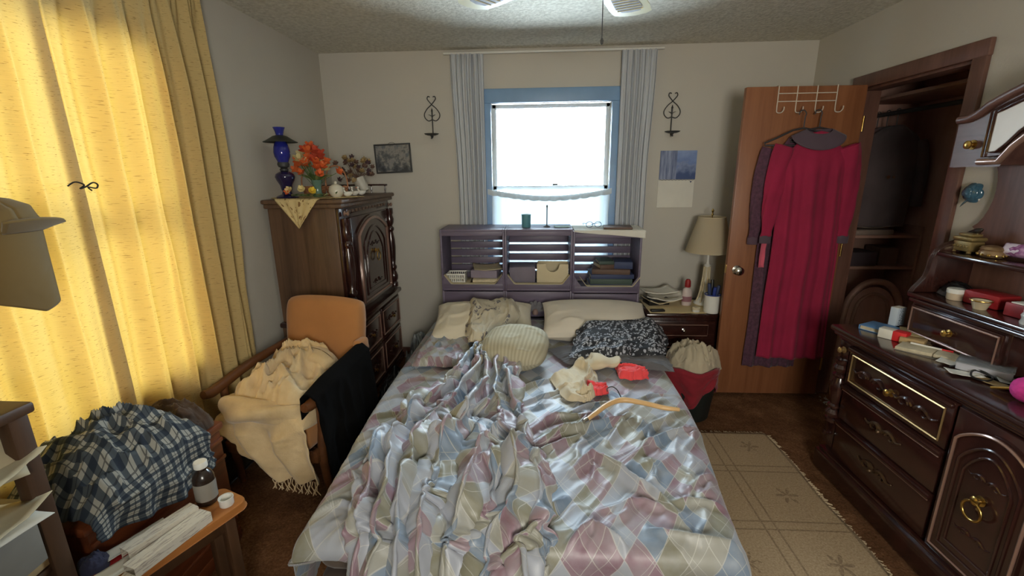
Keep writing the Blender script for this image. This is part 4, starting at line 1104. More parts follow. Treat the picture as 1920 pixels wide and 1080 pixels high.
# plaid shirt
t = NT('blue_plaid_flannel'); uv = t.coord('UV'); sp = t.add('ShaderNodeSeparateXYZ'); t.link(uv, sp.inputs[0])
def band(f, p, w, o=0.0): return t.math('LESS_THAN', t.math('FRACT', t.math('ADD', t.math('DIVIDE', f, p), o)), w)
cA = t.math('ADD', t.math('MULTIPLY', band(sp.outputs[0], 0.052, 0.42), 0.5), t.math('MULTIPLY', band(sp.outputs[1], 0.052, 0.42), 0.5))
ln_ = t.math('MAXIMUM', band(sp.outputs[0], 0.052, 0.07, 0.3), band(sp.outputs[1], 0.052, 0.07, 0.3))
cb_ = t.ramp(cA, [(0.0, lin((156, 154, 144))), (0.45, lin((72, 78, 82))), (0.95, lin((34, 42, 54)))])
t.set(Base_Color=t.mix(t.math('MULTIPLY', ln_, 0.7), cb_, lin((30, 34, 44))), Roughness=0.95); M_PLAID = t.m
def _plaid(U, V):
    # U along the chest, V from wall side over the top and down the front
    k = fbm(U*4, V*4, 101)
    y = 0.985+0.47*U+0.02*(k-0.47)*2
    over = np.clip((V-0.55)/0.45, 0, 1)
    rd = ridge(U*4+1.8*k, V*6+k, 103)**1.5; rd2 = ridge(U*9+3*k, V*11+2*k, 105)**1.6
    mound = np.sin(PI*np.clip(U*0.98+0.01, 0, 1))**0.5
    zt = 0.578+mound*(0.135*np.sin(PI*np.clip(0.12+V/0.68, 0, 1))**0.8+0.07*rd+0.05*rd2)
    xt = -1.545+0.28*np.clip(V/0.55, 0, 1)
    ln = np.interp(U, [0, 0.25, 0.5, 0.7, 1.0], [0.05, 0.08, 0.12, 0.14, 0.11])
    zd = 0.585-ln*over+0.06*mound*(1-over)
    xd = -1.262+0.014*np.sin(U*22+2*k)*over+0.020*rd
    h = sstep(0.50, 0.62, V)
    return xt*(1-h)+xd*h, y, zt*(1-h)+zd*h
tag(cloth('plaid_shirt', 120, 120, _plaid, M_PLAID, None, uvs=(0.55, 0.75), thick=0.004), 'blue and white plaid flannel shirt hanging over the wooden chest', 'shirt')
M_BRN = fabric('dark_brown_wool', (70, 50, 34), 0.15, 300, 0.2)
heap('brown_sweater', (-1.44, 1.50, 0.577), 0.135, 0.10, 0.13, M_BRN, None, 111, 0.35, 2.6, 48)
tag(bpy.data.objects['brown_sweater'], 'folded dark brown sweater lying on the chest next to the plaid shirt', 'sweater')

# ------------------------------------------------------------------ shelf stand at the edge of the room
st = thing('shelf_stand', 'old brown wooden shelf stand crammed with papers beside the chest', 'shelf', (-1.405, 0.715, 0))
for sx in (-1, 1):
    for sy in (-1, 1):
        box('post', (sx*0.112, sy*0.195, 0.49), (0.036, 0.045, 0.98), M_STAND, st, 0.004)
box('stand_top', (0, 0, 0.995), (0.28, 0.46, 0.03), M_STAND, st, 0.008)
for z in (0.86, 0.73, 0.56, 0.36, 0.14): box('shelf_board', (0, 0, z-0.012), (0.24, 0.43, 0.018), M_STAND, st, 0.003)
box('back_panel', (-0.118, 0, 0.55), (0.012, 0.40, 0.86), M_STAND, st, 0.002)
def pap(nm, c, s, mat, label, rz, cat='paper', curl=0.012, seed=0, rot=None):
    return tag(sheet_paper(nm, c, s, mat, None, rz, rot, curl, 0.0018, seed), label, cat, 'papers in the shelf stand')
SX, SY = -1.425, 0.715
pap('envelope', (SX+0.09, SY+0.10, 0.895), (0.20, 0.13, 0), M_CREAM, 'cream envelope standing on the top board of the shelf stand', 0.2, 'envelope', seed=1, rot=(0.9, 0.1, 1.2))
pap('loose_paper', (SX+0.10, SY+0.09, 0.865), (0.22, 0.20, 0), M_CREAM, 'loose cream sheet hanging out of the shelf stand', 0.35, seed=2, curl=0.03)
pap('loose_paper', (SX+0.11, SY+0.02, 0.741), (0.22, 0.28, 0), M_PAPER, 'white sheet sticking out above the tan folder', -0.1, seed=3)
pap('loose_paper', (SX+0.12, SY+0.05, 0.748), (0.20, 0.24, 0), M_CREAM, 'cream sheet on the second board of the shelf stand', 0.25, seed=4, curl=0.03)
def crd(nm, c, s, mat, label, rz, cat): return tag(box(nm, c, s, mat, None, 0.003, (0, 0, rz)), label, cat, 'papers in the shelf stand')
crd('tan_folder', (SX+0.05, SY+0.06, 0.577), (0.20, 0.24, 0.03), M_TAN, 'tan folder lying on the middle board of the shelf stand', 0.1, 'folder')
crd('cardboard_box', (SX+0.085, SY+0.085, 0.655), (0.16, 0.14, 0.12), M_GREYC, 'small grey-brown cardboard box in the shelf stand', 0.08, 'box')
crd('paper_bundle', (SX+0.06, SY+0.0, 0.415), (0.20, 0.28, 0.10), M_GREYC, 'thick grey bundle of papers low in the shelf stand', 0.12, 'papers')
crd('dark_book', (SX+0.09, SY+0.08, 0.485), (0.20, 0.17, 0.035), M_BLUEBK, 'dark blue book on top of the grey paper bundle', -0.15, 'book')
crd('magazine_pile', (SX+0.05, SY+0.0, 0.21), (0.20, 0.28, 0.12), M_TAN, 'pile of tan magazines on the lowest board of the shelf stand', 0.05, 'magazines')
# hat with neck flap on a turned peg
hs = thing('hat_peg', 'dark turned wooden peg stand carrying the hat', 'hat stand', (-1.40, 0.86, 1.01))
lathe('peg_post', [(0, 0), (0.06, 0), (0.06, 0.012), (0.02, 0.025), (0.012, 0.06), (0.012, 0.36), (0.018, 0.38), (0.012, 0.40), (0.010, 0.45), (0.0, 0.46)], M_STAND, hs, (0, 0, 0), 14)
tube('peg_arm', [(0, 0, 0.40), (0.03, 0.06, 0.42), (0.06, 0.12, 0.455)], 0.010, M_STAND, hs, 8, smooth_n=8)
lathe('peg_knob', [(0, 0), (0.016, 0.006), (0.020, 0.02), (0.014, 0.034), (0, 0.038)], M_STAND, hs, (0.06, 0.12, 0.45), 12)
M_HAT = fabric('olive_hat_cotton', (118, 96, 54), 0.08, 300, 0.1)
ht = thing('sun_hat', 'olive sun hat with a long neck flap hanging before the yellow curtain', 'hat', (-1.345, 1.025, 1.43))
def _crown(U, V):
    a = U*2*PI; r = np.interp(V, [0, 0.15, 0.45, 0.8, 1.0], [0.0, 0.045, 0.082, 0.095, 0.098]); z = np.interp(V, [0, 0.15, 0.45, 0.8, 1.0], [0.075, 0.068, 0.05, 0.015, 0.0])
    rr = r*(1+0.05*np.sin(a*3+1)+0.04*ridge(U*5, V*3, 5))
    return rr*np.cos(a)*0.8, rr*np.sin(a), z+0.006*np.sin(a*2)
cloth('crown', 60, 24, _crown, M_HAT, ht, thick=-0.003)
def _brim(U, V):
    a = (U-0.5)*PI*1.25; r = 0.098+0.05*V
    return r*np.cos(a+PI/2)*0.75, r*np.sin(a+PI/2)*0.98, 0.0+0.022*V*np.sin(a)**2-0.004+0.010*V
cloth('brim', 50, 10, _brim, M_HAT, ht, thick=0.006)
def _flap(U, V):
    a = -PI*0.55+U*PI*1.15; k = fbm(U*3, V*3, 7)
    r = 0.094-0.012*V+0.010*np.sin(U*9+2*k)*V
    ln = np.interp(U, [0, 0.2, 0.55, 0.8, 1.0], [0.15, 0.17, 0.215, 0.19, 0.13])
    return r*np.cos(a)*0.8+0.0, r*np.sin(a), -0.002-ln*V
cloth('neck_flap', 60, 30, _flap, M_HAT, ht, thick=0.003)

# ------------------------------------------------------------------ narrow bench with medicine things
bn = thing('narrow_bench', 'narrow orange-brown wooden bench holding long white boxes', 'bench', (-1.205, 1.02, 0), math.radians(-22))
bpts = []
for qx, qy, a0 in ((0.042, 0.28, 0), (-0.042, 0.28, 90), (-0.042, -0.065, 180), (0.042, -0.065, 270)):
    bpts += [(qx+0.035*math.cos(math.radians(a0+15*i)), qy+0.035*math.sin(math.radians(a0+15*i))) for i in range(7)]
prism('bench_top', bpts, 0.026, M_BENCH, bn, 'z', (0, 0, 0.437), bev=0.005)
for sx in (-1, 1):
    for sy in (-0.06, 0.25): box('leg', (sx*0.045, sy, 0.212), (0.035, 0.035, 0.424), M_STAND, bn, 0.004)
box('stretcher', (0, 0.09, 0.385), (0.09, 0.30, 0.05), M_STAND, bn, 0.003)
t = NT('printed_white_carton'); ob = t.coord(); mp = t.add('ShaderNodeMapping'); mp.inputs['Scale'].default_value = (70, 9, 70); t.link(ob, mp.inputs[0])
f1 = t.ramp(t.noise(mp.outputs[0], 3.0, 2), [(0.56, (0, 0, 0, 1)), (0.60, (1, 1, 1, 1))])
t.set(Base_Color=t.mix(t.math('MULTIPLY', f1, 0.45), lin((218, 210, 194)), lin((120, 96, 92))), Roughness=0.5); M_CARTON = t.m
def local(px, py, pz, ang=-22, ox=-1.205, oy=1.02):
    a = math.radians(ang); return (ox+px*math.cos(a)-py*math.sin(a), oy+px*math.sin(a)+py*math.cos(a), pz)
def carton(label, c, s, rz, tube_open=False):
    k = thing('long_carton', label, 'carton', (c[0], c[1], c[2]), rz, 'long white cartons on the bench')
    w, l, h = s; tk = 0.0025
    box('carton_bottom', (0, 0, tk/2), (w, l, tk), M_CARTON, k, 0)
    box('carton_top', (0, 0, h-tk/2), (w, l, tk), M_CARTON, k, 0)
    box('carton_side', (-w/2+tk/2, 0, h/2), (tk, l, h-2*tk), M_CARTON, k, 0)
    box('carton_side', (w/2-tk/2, 0, h/2), (tk, l, h-2*tk), M_CARTON, k, 0)
    box('carton_end', (0, l/2-tk/2, h/2), (w-2*tk, tk, h-2*tk), M_CARTON, k, 0)
    if tube_open: box('open_flap', (0.0, -l/2-0.012, 0.006), (w*0.9, 0.026, 0.002), M_CARTON, k, 0, (0.3, 0, 0))
    else: box('carton_end', (0, -l/2+tk/2, h/2), (w-2*tk, tk, h-2*tk), M_CARTON, k, 0)
    return k
carton('long white open carton lying nearer the bed on the bench', (-1.122, 1.07, 0.451), (0.048, 0.23, 0.034), math.radians(-15), True)
carton('long white carton with reddish print lying beside the medicine bottle', (-1.174, 1.10, 0.451), (0.044, 0.20, 0.044), math.radians(-20), True)
M_AMBER = simple('dark_bottle_plastic', (44, 32, 26), 0.25, var=0.1, coat=0.3)
mb = thing('medicine_bottle', 'dark brown medicine bottle with a white cap on the bench', 'bottle', local(-0.040, 0.245, 0.4505))
lathe('bottle_body', [(0, 0), (0.030, 0), (0.033, 0.004), (0.033, 0.10), (0.028, 0.115), (0.016, 0.128), (0.016, 0.14), (0, 0.14)], M_AMBER, mb)
lathe('cap', [(0.019, 0), (0.021, 0.002), (0.021, 0.020), (0.019, 0.023), (0, 0.023)], M_WHITE, mb, (0, 0, 0.137), 24)
lathe('paper_label', [(0.0336, 0.02), (0.0338, 0.02), (0.0338, 0.085), (0.0336, 0.085)], M_GREYC, mb, (0, 0, 0), 20, (0, 0, math.radians(-140)), True)
jc = thing('plastic_tub', 'small open white plastic tub at the end of the bench', 'tub', local(0.038, 0.262, 0.4505))
lathe('tub_shell', [(0, 0), (0.020, 0), (0.022, 0.003), (0.022, 0.030), (0.0195, 0.030), (0.0195, 0.006), (0, 0.006)], M_WHITE, jc)
lathe('tub_rim', [(0.021, 0.026), (0.0235, 0.027), (0.0235, 0.031), (0.021, 0.031)], M_WHITE, jc)
tag(box('red_booklet', local(-0.035, 0.0, 0.456), (0.06, 0.16, 0.010), M_RED, None, 0.002, (0, 0, math.radians(-30))), 'red-edged booklet lying under the long cartons', 'booklet')
tag(sheet_paper('leaflet', local(-0.045, 0.03, 0.464), (0.05, 0.18, 0), M_PAPER, None, math.radians(-24), None, 0.01), 'white leaflet folded on the red booklet', 'leaflet')
tag(sheet_paper('leaflet', local(0.02, -0.045, 0.455), (0.06, 0.10, 0), M_PAPER, None, math.radians(-24), None, 0.012, 0.0015, 3), 'small white leaflet at the near end of the bench', 'leaflet')
heap('blue_pouch', local(-0.055, -0.065, 0.462), 0.04, 0.035, 0.04, fabric('navy_cloth', (46, 48, 74), 0.12), None, 121, 0.4, 2.6, 30)
tag(bpy.data.objects['blue_pouch'], 'small navy cloth pouch at the near end of the bench', 'pouch')

# ------------------------------------------------------------------ odds and ends on the floor by the wardrobe
heap('black_bag', (-0.96, 2.74, 0.0), 0.12, 0.30, 0.30, simple('black_bin_liner', (24, 23, 24), 0.35, var=0.1), None, 131, 0.4, 3.0, 48)
tag(bpy.data.objects['black_bag'], 'slumped black bag on the floor between wardrobe and bed', 'bag')
heap('plastic_wrap', (-0.95, 3.28, 0.0), 0.13, 0.16, 0.36, simple('cloudy_plastic_film', (120, 124, 124), 0.3, var=0.2, vs=12), None, 137, 0.45, 3.4, 44)
tag(bpy.data.objects['plastic_wrap'], 'crumpled cloudy plastic bag standing by the bed head', 'bag')
# ------------------------------------------------------------------ on top of the wardrobe
TZ = 1.414
M_DOILY = fabric('ecru_linen', (206, 184, 132), 0.08)
def _doily(U, V):
    # a square cloth turned corner-on: one corner hangs over the near edge
    a = (U-0.5)*0.62; b = V*0.62-0.17
    yy = 2.598+np.clip(b, 0, None); d = np.clip(-b, 0, None)
    w = np.clip((b+0.17)/0.42, 0, 1); w2 = np.where(b > 0.25, np.clip((0.45-b)/0.2, 0.0, 1), w)
    x = -1.425+a*np.minimum(w2*1.05, 1)
    y = np.where(b >= 0, yy, 2.590-0.004*np.sin(a*40))
    z = np.where(b >= 0, TZ+0.0022+0.002*vnoise(U*9, V*9, 3), TZ+0.002-d)
    return x, y, z
t = NT('embroidered_linen'); uv = t.coord('UV'); nn = t.noise(uv, 24, 3)
t.set(Base_Color=t.mix(t.math('GREATER_THAN', nn, 0.60), lin((206, 184, 132)), lin((128, 96, 56))), Roughness=0.9); M_EMB = t.m
tag(cloth('doily', 40, 50, _doily, M_EMB, None, uvs=(0.6, 0.6), thick=0.0018), 'ecru embroidered cloth hanging a corner over the wardrobe edge', 'cloth')
ol = thing('oil_lamp', 'cobalt blue glass oil lamp with a dark shade on the wardrobe', 'lamp', (-1.545, 2.72, TZ+0.005))
lathe('lamp_foot', [(0, 0), (0.062, 0), (0.066, 0.006), (0.055, 0.014), (0.030, 0.024), (0.024, 0.04)], M_DKBLUE, ol)
lathe('lamp_font', [(0.022, 0.038), (0.030, 0.05), (0.034, 0.075), (0.050, 0.105), (0.057, 0.125), (0.052, 0.142), (0.034, 0.154), (0.022, 0.160), (0, 0.162)], M_DKBLUE, ol)
lathe('burner', [(0.018, 0.158), (0.024, 0.163), (0.024, 0.172), (0.016, 0.178), (0.030, 0.186), (0.034, 0.20), (0.030, 0.212), (0, 0.214)], M_IRON, ol)
lathe('lamp_chimney', [(0.030, 0.205), (0.030, 0.215), (0.044, 0.245), (0.047, 0.268), (0.043, 0.30), (0.032, 0.33), (0.023, 0.352), (0.021, 0.372), (0.025, 0.39), (0.034, 0.412), (0.032, 0.412), (0.023, 0.39), (0.019, 0.372), (0.021, 0.352), (0.030, 0.33)], M_BLUEGL, ol, (0, 0, 0), 28)
lathe('lamp_shade', [(0.026, 0.366), (0.040, 0.362), (0.058, 0.350), (0.082, 0.335), (0.096, 0.329), (0.095, 0.326), (0.080, 0.331), (0.056, 0.345), (0.038, 0.357), (0.026, 0.361)], simple('tarnished_shade_metal', (58, 60, 50), 0.45, 0.4), ol, (0, 0, 0), 28)
# bouquet
M_OR = [simple('orange_petal', (226, 112, 56), 0.7, var=0.15), simple('red_orange_petal', (206, 82, 54), 0.7, var=0.15), simple('cream_petal', (222, 206, 150), 0.7, var=0.1)]
M_GRN = simple('leaf_green', (82, 108, 58), 0.6, var=0.2); M_GRN2 = simple('pale_leaf_green', (138, 142, 86), 0.6, var=0.2)
def leaf(name, p, d, L, w, mat, parent):
    p = Vector(p); d = Vector(d).normalized(); s = d.cross(Vector((0, 0, 1)))
    if s.length < 1e-3: s = Vector((1, 0, 0))
    s.normalize(); n = s.cross(d)
    vs = []; fs = []
    N = 6
    for i in range(N+1):
        q = i/N; c = p+d*L*q-Vector((0, 0, 1))*L*0.35*q*q; ww = w*math.sin(PI*min(0.06+q*0.94, 1))
        vs += [c-s*ww, c+n*ww*0.35, c+s*ww]
    for i in range(N):
        for k in (0, 1): fs.append((i*3+k, i*3+k+1, i*3+k+4, i*3+k+3))
    me = bpy.data.meshes.new(name); me.from_pydata([tuple(v) for v in vs], [], fs)
    o = mesh_obj(name, fin(me), mat, parent); md = o.modifiers.new('t', 'SOLIDIFY'); md.thickness = 0.0012
    return o
BLM = {}
def bloom(mat):
    if mat.name in BLM: return BLM[mat.name]
    bm = bmesh.new()
    for ring, (n, r, tz, cup) in enumerate(((5, 0.018, 0.010, 1.5), (6, 0.024, 0.004, 0.8))):
        for k in range(n):
            a = 2*PI*k/n+ring*0.5; c, s_ = math.cos(a), math.sin(a)
            pr = []
            for q, wv in ((0.0, 0.25), (0.45, 0.62), (0.8, 0.55), (1.0, 0.12)):
                rr = 0.004+r*q; zz = tz+cup*r*q*1.1-(0.25*r*q*q if ring else 0)
                wx_ = wv*r*0.9
                pr.append((bm.verts.new((rr*c-wx_*s_, rr*s_+wx_*c, zz+0.002)), bm.verts.new((rr*c+wx_*s_, rr*s_-wx_*c, zz+0.002))))
            for i in range(3): bm.faces.new((pr[i][0], pr[i][1], pr[i+1][1], pr[i+1][0]))
    me = bpy.data.meshes.new('flower_head'); bm.to_mesh(me); bm.free(); me.shade_smooth(); me.materials.append(mat)
    BLM[mat.name] = me; return me
def flower(parent, base, tip, mat, sc=1.0):
    mid = [(base[i]+tip[i])/2+(0.0, 0.0, 0.01)[i] for i in range(3)]
    tube('stem', [base, mid, tip], 0.0018, M_GRN, parent, 5, smooth_n=6)
    o = bpy.data.objects.new('flower_head', bloom(mat)); o.location = tip; o.scale = (sc, sc, sc)
    d = Vector(tip)-Vector(base); o.rotation_euler = d.to_track_quat('Z', 'Y').to_euler()
    return link(o, parent)
vs_ = thing('flower_vase', 'glass vase of orange tulips and roses on the wardrobe', 'flowers', (-1.405, 2.83, TZ+0.005))
lathe('vase', [(0, 0), (0.026, 0), (0.030, 0.006), (0.024, 0.04), (0.026, 0.075), (0.034, 0.105), (0.031, 0.105), (0.023, 0.075), (0.020, 0.04), (0.022, 0.01), (0, 0.008)], glassy('green_glass', (150, 190, 170), 0.55, 0.05), vs_)
random.seed(21)
for k in range(30):
    a = random.uniform(0, 2*PI); r = 0.10*math.sqrt(random.random()); z = 0.27-1.1*r+random.uniform(-0.02, 0.04)
    flower(vs_, (0.008*math.cos(a), 0.008*math.sin(a), 0.05), (-0.025+r*math.cos(a), r*math.sin(a)*0.7, z), M_OR[0 if k % 3 else 1] if k % 7 else M_OR[2], random.uniform(1.0, 1.35))
for p in ((0.125, 0.02, 0.145), (0.045, -0.05, 0.13), (-0.055, -0.05, 0.14), (0.03, 0.0, 0.17)): flower(vs_, (0, 0, 0.06), p, M_OR[0], 1.0)
for k in range(12):
    a = 2*PI*k/12; leaf('leaf', (0.01*math.cos(a), 0.01*math.sin(a), 0.09), (math.cos(a), math.sin(a)*0.7, 0.9), 0.13, 0.014, M_GRN if k % 2 else M_GRN2, vs_)
# basket with a tall handle
M_WICK = simple('wicker', (170, 118, 84), 0.7, var=0.3, vs=60)
bk = thing('wicker_basket', 'small wicker basket with a hoop handle behind the tulip vase', 'basket', (-1.345, 2.98, TZ+0.004))
for k in range(7): tube('wicker_coil', [(0.075*(0.8+0.03*k)*math.cos(a), 0.05*(0.8+0.03*k)*math.sin(a), 0.006+k*0.009+0.002*math.sin(a*8+k*PI)) for a in np.linspace(0, 2*PI, 41)[:-1]], 0.0048, M_WICK, bk, 6, True)
tube('basket_handle', [(-0.075, 0, 0.06), (-0.07, 0, 0.12), (-0.045, 0, 0.175), (0, 0, 0.195), (0.045, 0, 0.175), (0.07, 0, 0.12), (0.075, 0, 0.06)], 0.005, M_WICK, bk, 8, smooth_n=30)
lathe('basket_floor', [(0, 0.002), (0.058, 0.002), (0.058, 0.006), (0, 0.006)], M_WICK, bk, sy=0.68)
bk2 = dup(bk, (-1.50, 2.98, TZ+0.004), 0.5, 'small wicker basket with a hoop handle behind the blue oil lamp')
# dried flowers in a tipped white pot
dp = thing('dried_flower_pot', 'tilted white pot of brown dried flowers at the end of the wardrobe', 'flowers', (-1.28, 3.22, TZ+0.005))
lathe('pot', [(0, 0), (0.034, 0), (0.036, 0.004), (0.046, 0.10), (0.042, 0.10), (0.034, 0.01), (0, 0.012)], simple('pale_pot_glaze', (196, 190, 176), 0.5), dp, (0.03, 0, 0.018), 24, (0, math.radians(-24), 0))
M_DRY = [simple('dried_brown', (112, 84, 70), 0.9, var=0.25), simple('dried_straw', (168, 142, 96), 0.9, var=0.2), simple('dried_purple', (84, 62, 66), 0.9, var=0.2)]
random.seed(5)
for k in range(34):
    a = random.uniform(0, 2*PI); r = 0.15*math.sqrt(random.random()); m = M_DRY[k % 3]
    tip = (-0.04+r*math.cos(a), r*math.sin(a)*0.6, 0.165+random.uniform(-0.05, 0.10)-0.25*r)
    tube('stem', [(0.0, 0, 0.10), ((tip[0])*0.5, tip[1]*0.5, 0.14), tip], 0.0013, M_DRY[0], dp, 4)
    o = bpy.data.objects.new('flower_head', bloom(m)); o.location = tip; o.scale = (0.75,)*3; o.rotation_euler = (random.uniform(-0.7, 0.7), random.uniform(-0.7, 0.7), a); link(o, dp)
# covered white bowl and little white birds
cbw = thing('covered_dish', 'round white covered dish with a painted leaf on the wardrobe', 'dish', (-1.262, 2.78, TZ+0.004))
lathe('dish_bowl', [(0, 0), (0.022, 0), (0.036, 0.014), (0.045, 0.034), (0.043, 0.05), (0.040, 0.055)], simple('white_glaze', (214, 208, 190), 0.25, var=0.06), cbw)
lathe('dish_lid', [(0.044, 0.052), (0.036, 0.068), (0.018, 0.078), (0.007, 0.082), (0.009, 0.09), (0.006, 0.097), (0, 0.098)], simple('white_glaze', (214, 208, 190)), cbw)
leaf('painted_leaf', (0.015, -0.042, 0.022), (0.3, -0.15, 0.6), 0.03, 0.006, M_GRN, cbw)
def bird(x, y, rz, label):
    b_ = thing('bird_figurine', label, 'figurine', (x, y, TZ+0.003), rz, 'white bird figurines on the wardrobe')
    wg = simple('white_porcelain', (224, 220, 208), 0.25, var=0.04)
    bm = bmesh.new()
    bmesh.ops.create_uvsphere(bm, u_segments=16, v_segments=10, radius=1)
    for v in bm.verts:
        xx = v.co.x
        v.co = Vector((xx*0.026+(0.010*max(0, xx)**2), v.co.y*0.015*(1-0.35*max(0, xx)), v.co.z*0.016+0.018+0.012*max(0, xx-0.2)**1.5))
    mesh_obj('bird_body', from_bm(bm, 'bird_body'), wg, b_)
    tube('neck', [(-0.014, 0, 0.028), (-0.022, 0, 0.040), (-0.021, 0, 0.050)], [0.008, 0.006, 0.007], wg, b_, 8, smooth_n=8)
    lathe('head', [(0, -0.009), (0.006, -0.006), (0.009, 0), (0.006, 0.007), (0, 0.009)], wg, b_, (-0.023, 0, 0.052), 12)
    lathe('beak', [(0.0035, 0), (0.002, 0.006), (0, 0.011)], M_OR[0], b_, (-0.030, 0, 0.052), 8, (0, -PI/2, 0))
bird(-1.225, 2.86, 0.5, 'white porcelain bird next to the covered dish'); bird(-1.215, 2.95, -0.4, 'white porcelain bird in the middle of the three'); bird(-1.21, 3.05, 0.8, 'white porcelain bird farthest from the covered dish')
# trailing sprig with a yellow bloom
sg_ = thing('flower_sprig', 'green sprig with peach buds and a yellow flower lying before the vase', 'flowers', (-1.43, 2.665, TZ+0.006))
tube('stem', [(-0.07, 0.02, 0.01), (-0.02, 0.0, 0.016), (0.05, 0.005, 0.012), (0.15, 0.0, 0.008)], 0.002, M_GRN, sg_, 5, smooth_n=14)
for k in range(16):
    q = k/15; a = (1 if k % 2 else -1)*(0.9+0.3*math.sin(k)); leaf('leaf', (-0.06+0.20*q, 0.005, 0.014), (math.cos(a), math.sin(a), 0.55), 0.05, 0.009, M_GRN if k % 3 else M_GRN2, sg_)
for p, m in (((-0.055, -0.01, 0.04), M_OR[2]), ((0.005, 0.01, 0.045), M_OR[2]), ((0.075, -0.015, 0.035), simple('yellow_petal', (226, 196, 60), 0.7)), ((-0.065, -0.005, 0.03), M_OR[0])):
    o = bpy.data.objects.new('flower_head', bloom(m)); o.location = p; o.scale = (0.8,)*3; o.rotation_euler = (0.9, 0.2, p[0]*9); link(o, sg_)

# ------------------------------------------------------------------ on the walls
def sconce(x, z, label):
    s = thing('candle_sconce', label, 'sconce', (x, YB, z), 0, 'wrought-iron wall sconces')
    for sg in (-1, 1):
        tube('scroll_wire', [(sg*0.004, -0.012, -0.105), (sg*0.03, -0.012, -0.112), (sg*0.055, -0.012, -0.09), (sg*0.058, -0.012, -0.06), (sg*0.035, -0.012, -0.025), (sg*0.006, -0.012, 0.0), (-sg*0.018, -0.012, 0.025), (-sg*0.032, -0.012, 0.045), (-sg*0.026, -0.012, 0.062), (-sg*0.012, -0.012, 0.058)], 0.0038, M_IRON, s, 6, smooth_n=44)
        leaf('iron_leaf', (0, -0.012, -0.085), (sg*0.8, -0.1, 0.9), 0.045, 0.008, M_IRON, s)
    tube('stem', [(0, -0.010, -0.045), (0, -0.012, -0.11), (0, -0.012, -0.20), (0, -0.03, -0.235), (0, -0.055, -0.222)], [0.006, 0.0045, 0.0045, 0.004, 0.004], M_IRON, s, 8, smooth_n=20)
    lathe('leaf_tip', [(0, 0), (0.008, 0.008), (0.005, 0.02), (0, 0.032)], M_IRON, s, (0, -0.012, -0.05), 8)
    lathe('candle_tray', [(0, 0), (0.03, 0.0), (0.048, 0.006), (0.056, 0.013), (0.053, 0.013), (0.046, 0.009), (0, 0.006)], M_IRON, s, (0, -0.062, -0.222), 20)
    lathe('tray_boss', [(0, -0.026), (0.008, -0.02), (0.005, -0.012), (0.012, 0)], M_IRON, s, (0, -0.062, -0.222), 10)
    return s
sconce(-0.815, 2.06, 'wrought-iron candle sconce above the framed picture')
sconce(0.985, 2.05, 'wrought-iron candle sconce above the wall calendar')
fp = thing('framed_picture', 'small dark-framed grey landscape picture beside the white drape', 'picture', (-1.142, YB-0.012, 1.675))
t = NT('grey_landscape_print'); ob = t.coord(); n1 = t.noise(ob, 14, 5, 0.65); gz = t.add('ShaderNodeSeparateXYZ'); t.link(ob, gz.inputs[0])
mm = t.math('ADD', n1, t.math('MULTIPLY', gz.outputs[2], 0.9))
t.set(Base_Color=t.ramp(mm, [(0.34, lin((64, 66, 70))), (0.46, lin((98, 100, 102))), (0.56, lin((150, 146, 140))), (0.66, lin((104, 108, 114)))]), Roughness=0.35)
box('print', (0, 0.002, 0), (0.27, 0.006, 0.20), t.m, fp, 0)
for c, s in (((0, 0, 0.105), (0.29, 0.016, 0.012)), ((0, 0, -0.105), (0.29, 0.016, 0.012)), ((-0.139, 0, 0), (0.012, 0.016, 0.20)), ((0.139, 0, 0), (0.012, 0.016, 0.20))): box('frame_bar', c, s, M_IRON, fp, 0.003)
tube('hanging_loop', [(-0.03, -0.004, 0.108), (-0.015, -0.004, 0.118), (0.0, -0.004, 0.120), (0.015, -0.004, 0.118), (0.03, -0.004, 0.108)], 0.0025, M_GREYC, fp, 6, smooth_n=12)
fp.rotation_euler[1] = math.radians(-2)
cl = thing('wall_calendar', 'wall calendar with a blue mountain photo above a blank page', 'calendar', (1.06, YB-0.006, 1.50))
t = NT('calendar_photo'); ob = t.coord(); sz = t.add('ShaderNodeSeparateXYZ'); t.link(ob, sz.inputs[0])
mt = t.math('ADD', sz.outputs[2], t.math('MULTIPLY', t.math('SUBTRACT', t.noise(ob, 9, 4), 0.5), 0.30))
mp = t.add('ShaderNodeMapping'); mp.inputs['Scale'].default_value = (1, 1, 0.12); t.link(ob, mp.inputs[0])
rock = t.noise(mp.outputs[0], 40, 3)
lft = t.math('LESS_THAN', sz.outputs[0], -0.01)
base = t.ramp(t.math('ADD', mt, 0.5), [(0.44, lin((66, 84, 128))), (0.50, lin((132, 146, 182))), (0.52, lin((112, 134, 184))), (0.62, lin((142, 162, 204)))])
t.set(Base_Color=t.mix(lft, base, t.ramp(rock, [(0.35, lin((84, 98, 134))), (0.65, lin((150, 160, 188)))])), Roughness=0.4)
box('photo_page', (0, 0, 0.10), (0.272, 0.004, 0.212), t.m, cl, 0)
box('date_page', (-0.004, 0, -0.115), (0.272, 0.004, 0.205), M_PAPER, cl, 0)
tube('spiral_wire', [(-0.13+0.26*i/40, -0.004+0.003*math.cos(i*1.6), -0.011+0.004*math.sin(i*1.6)) for i in range(41)], 0.001, M_IRON, cl, 4)
prism('page_mark', [(-0.008, 0.006), (0.008, 0.006), (0, -0.008)], 0.003, simple('navy_ink', (52, 58, 96), 0.6), cl, 'y', (0.105, -0.002, -0.025))

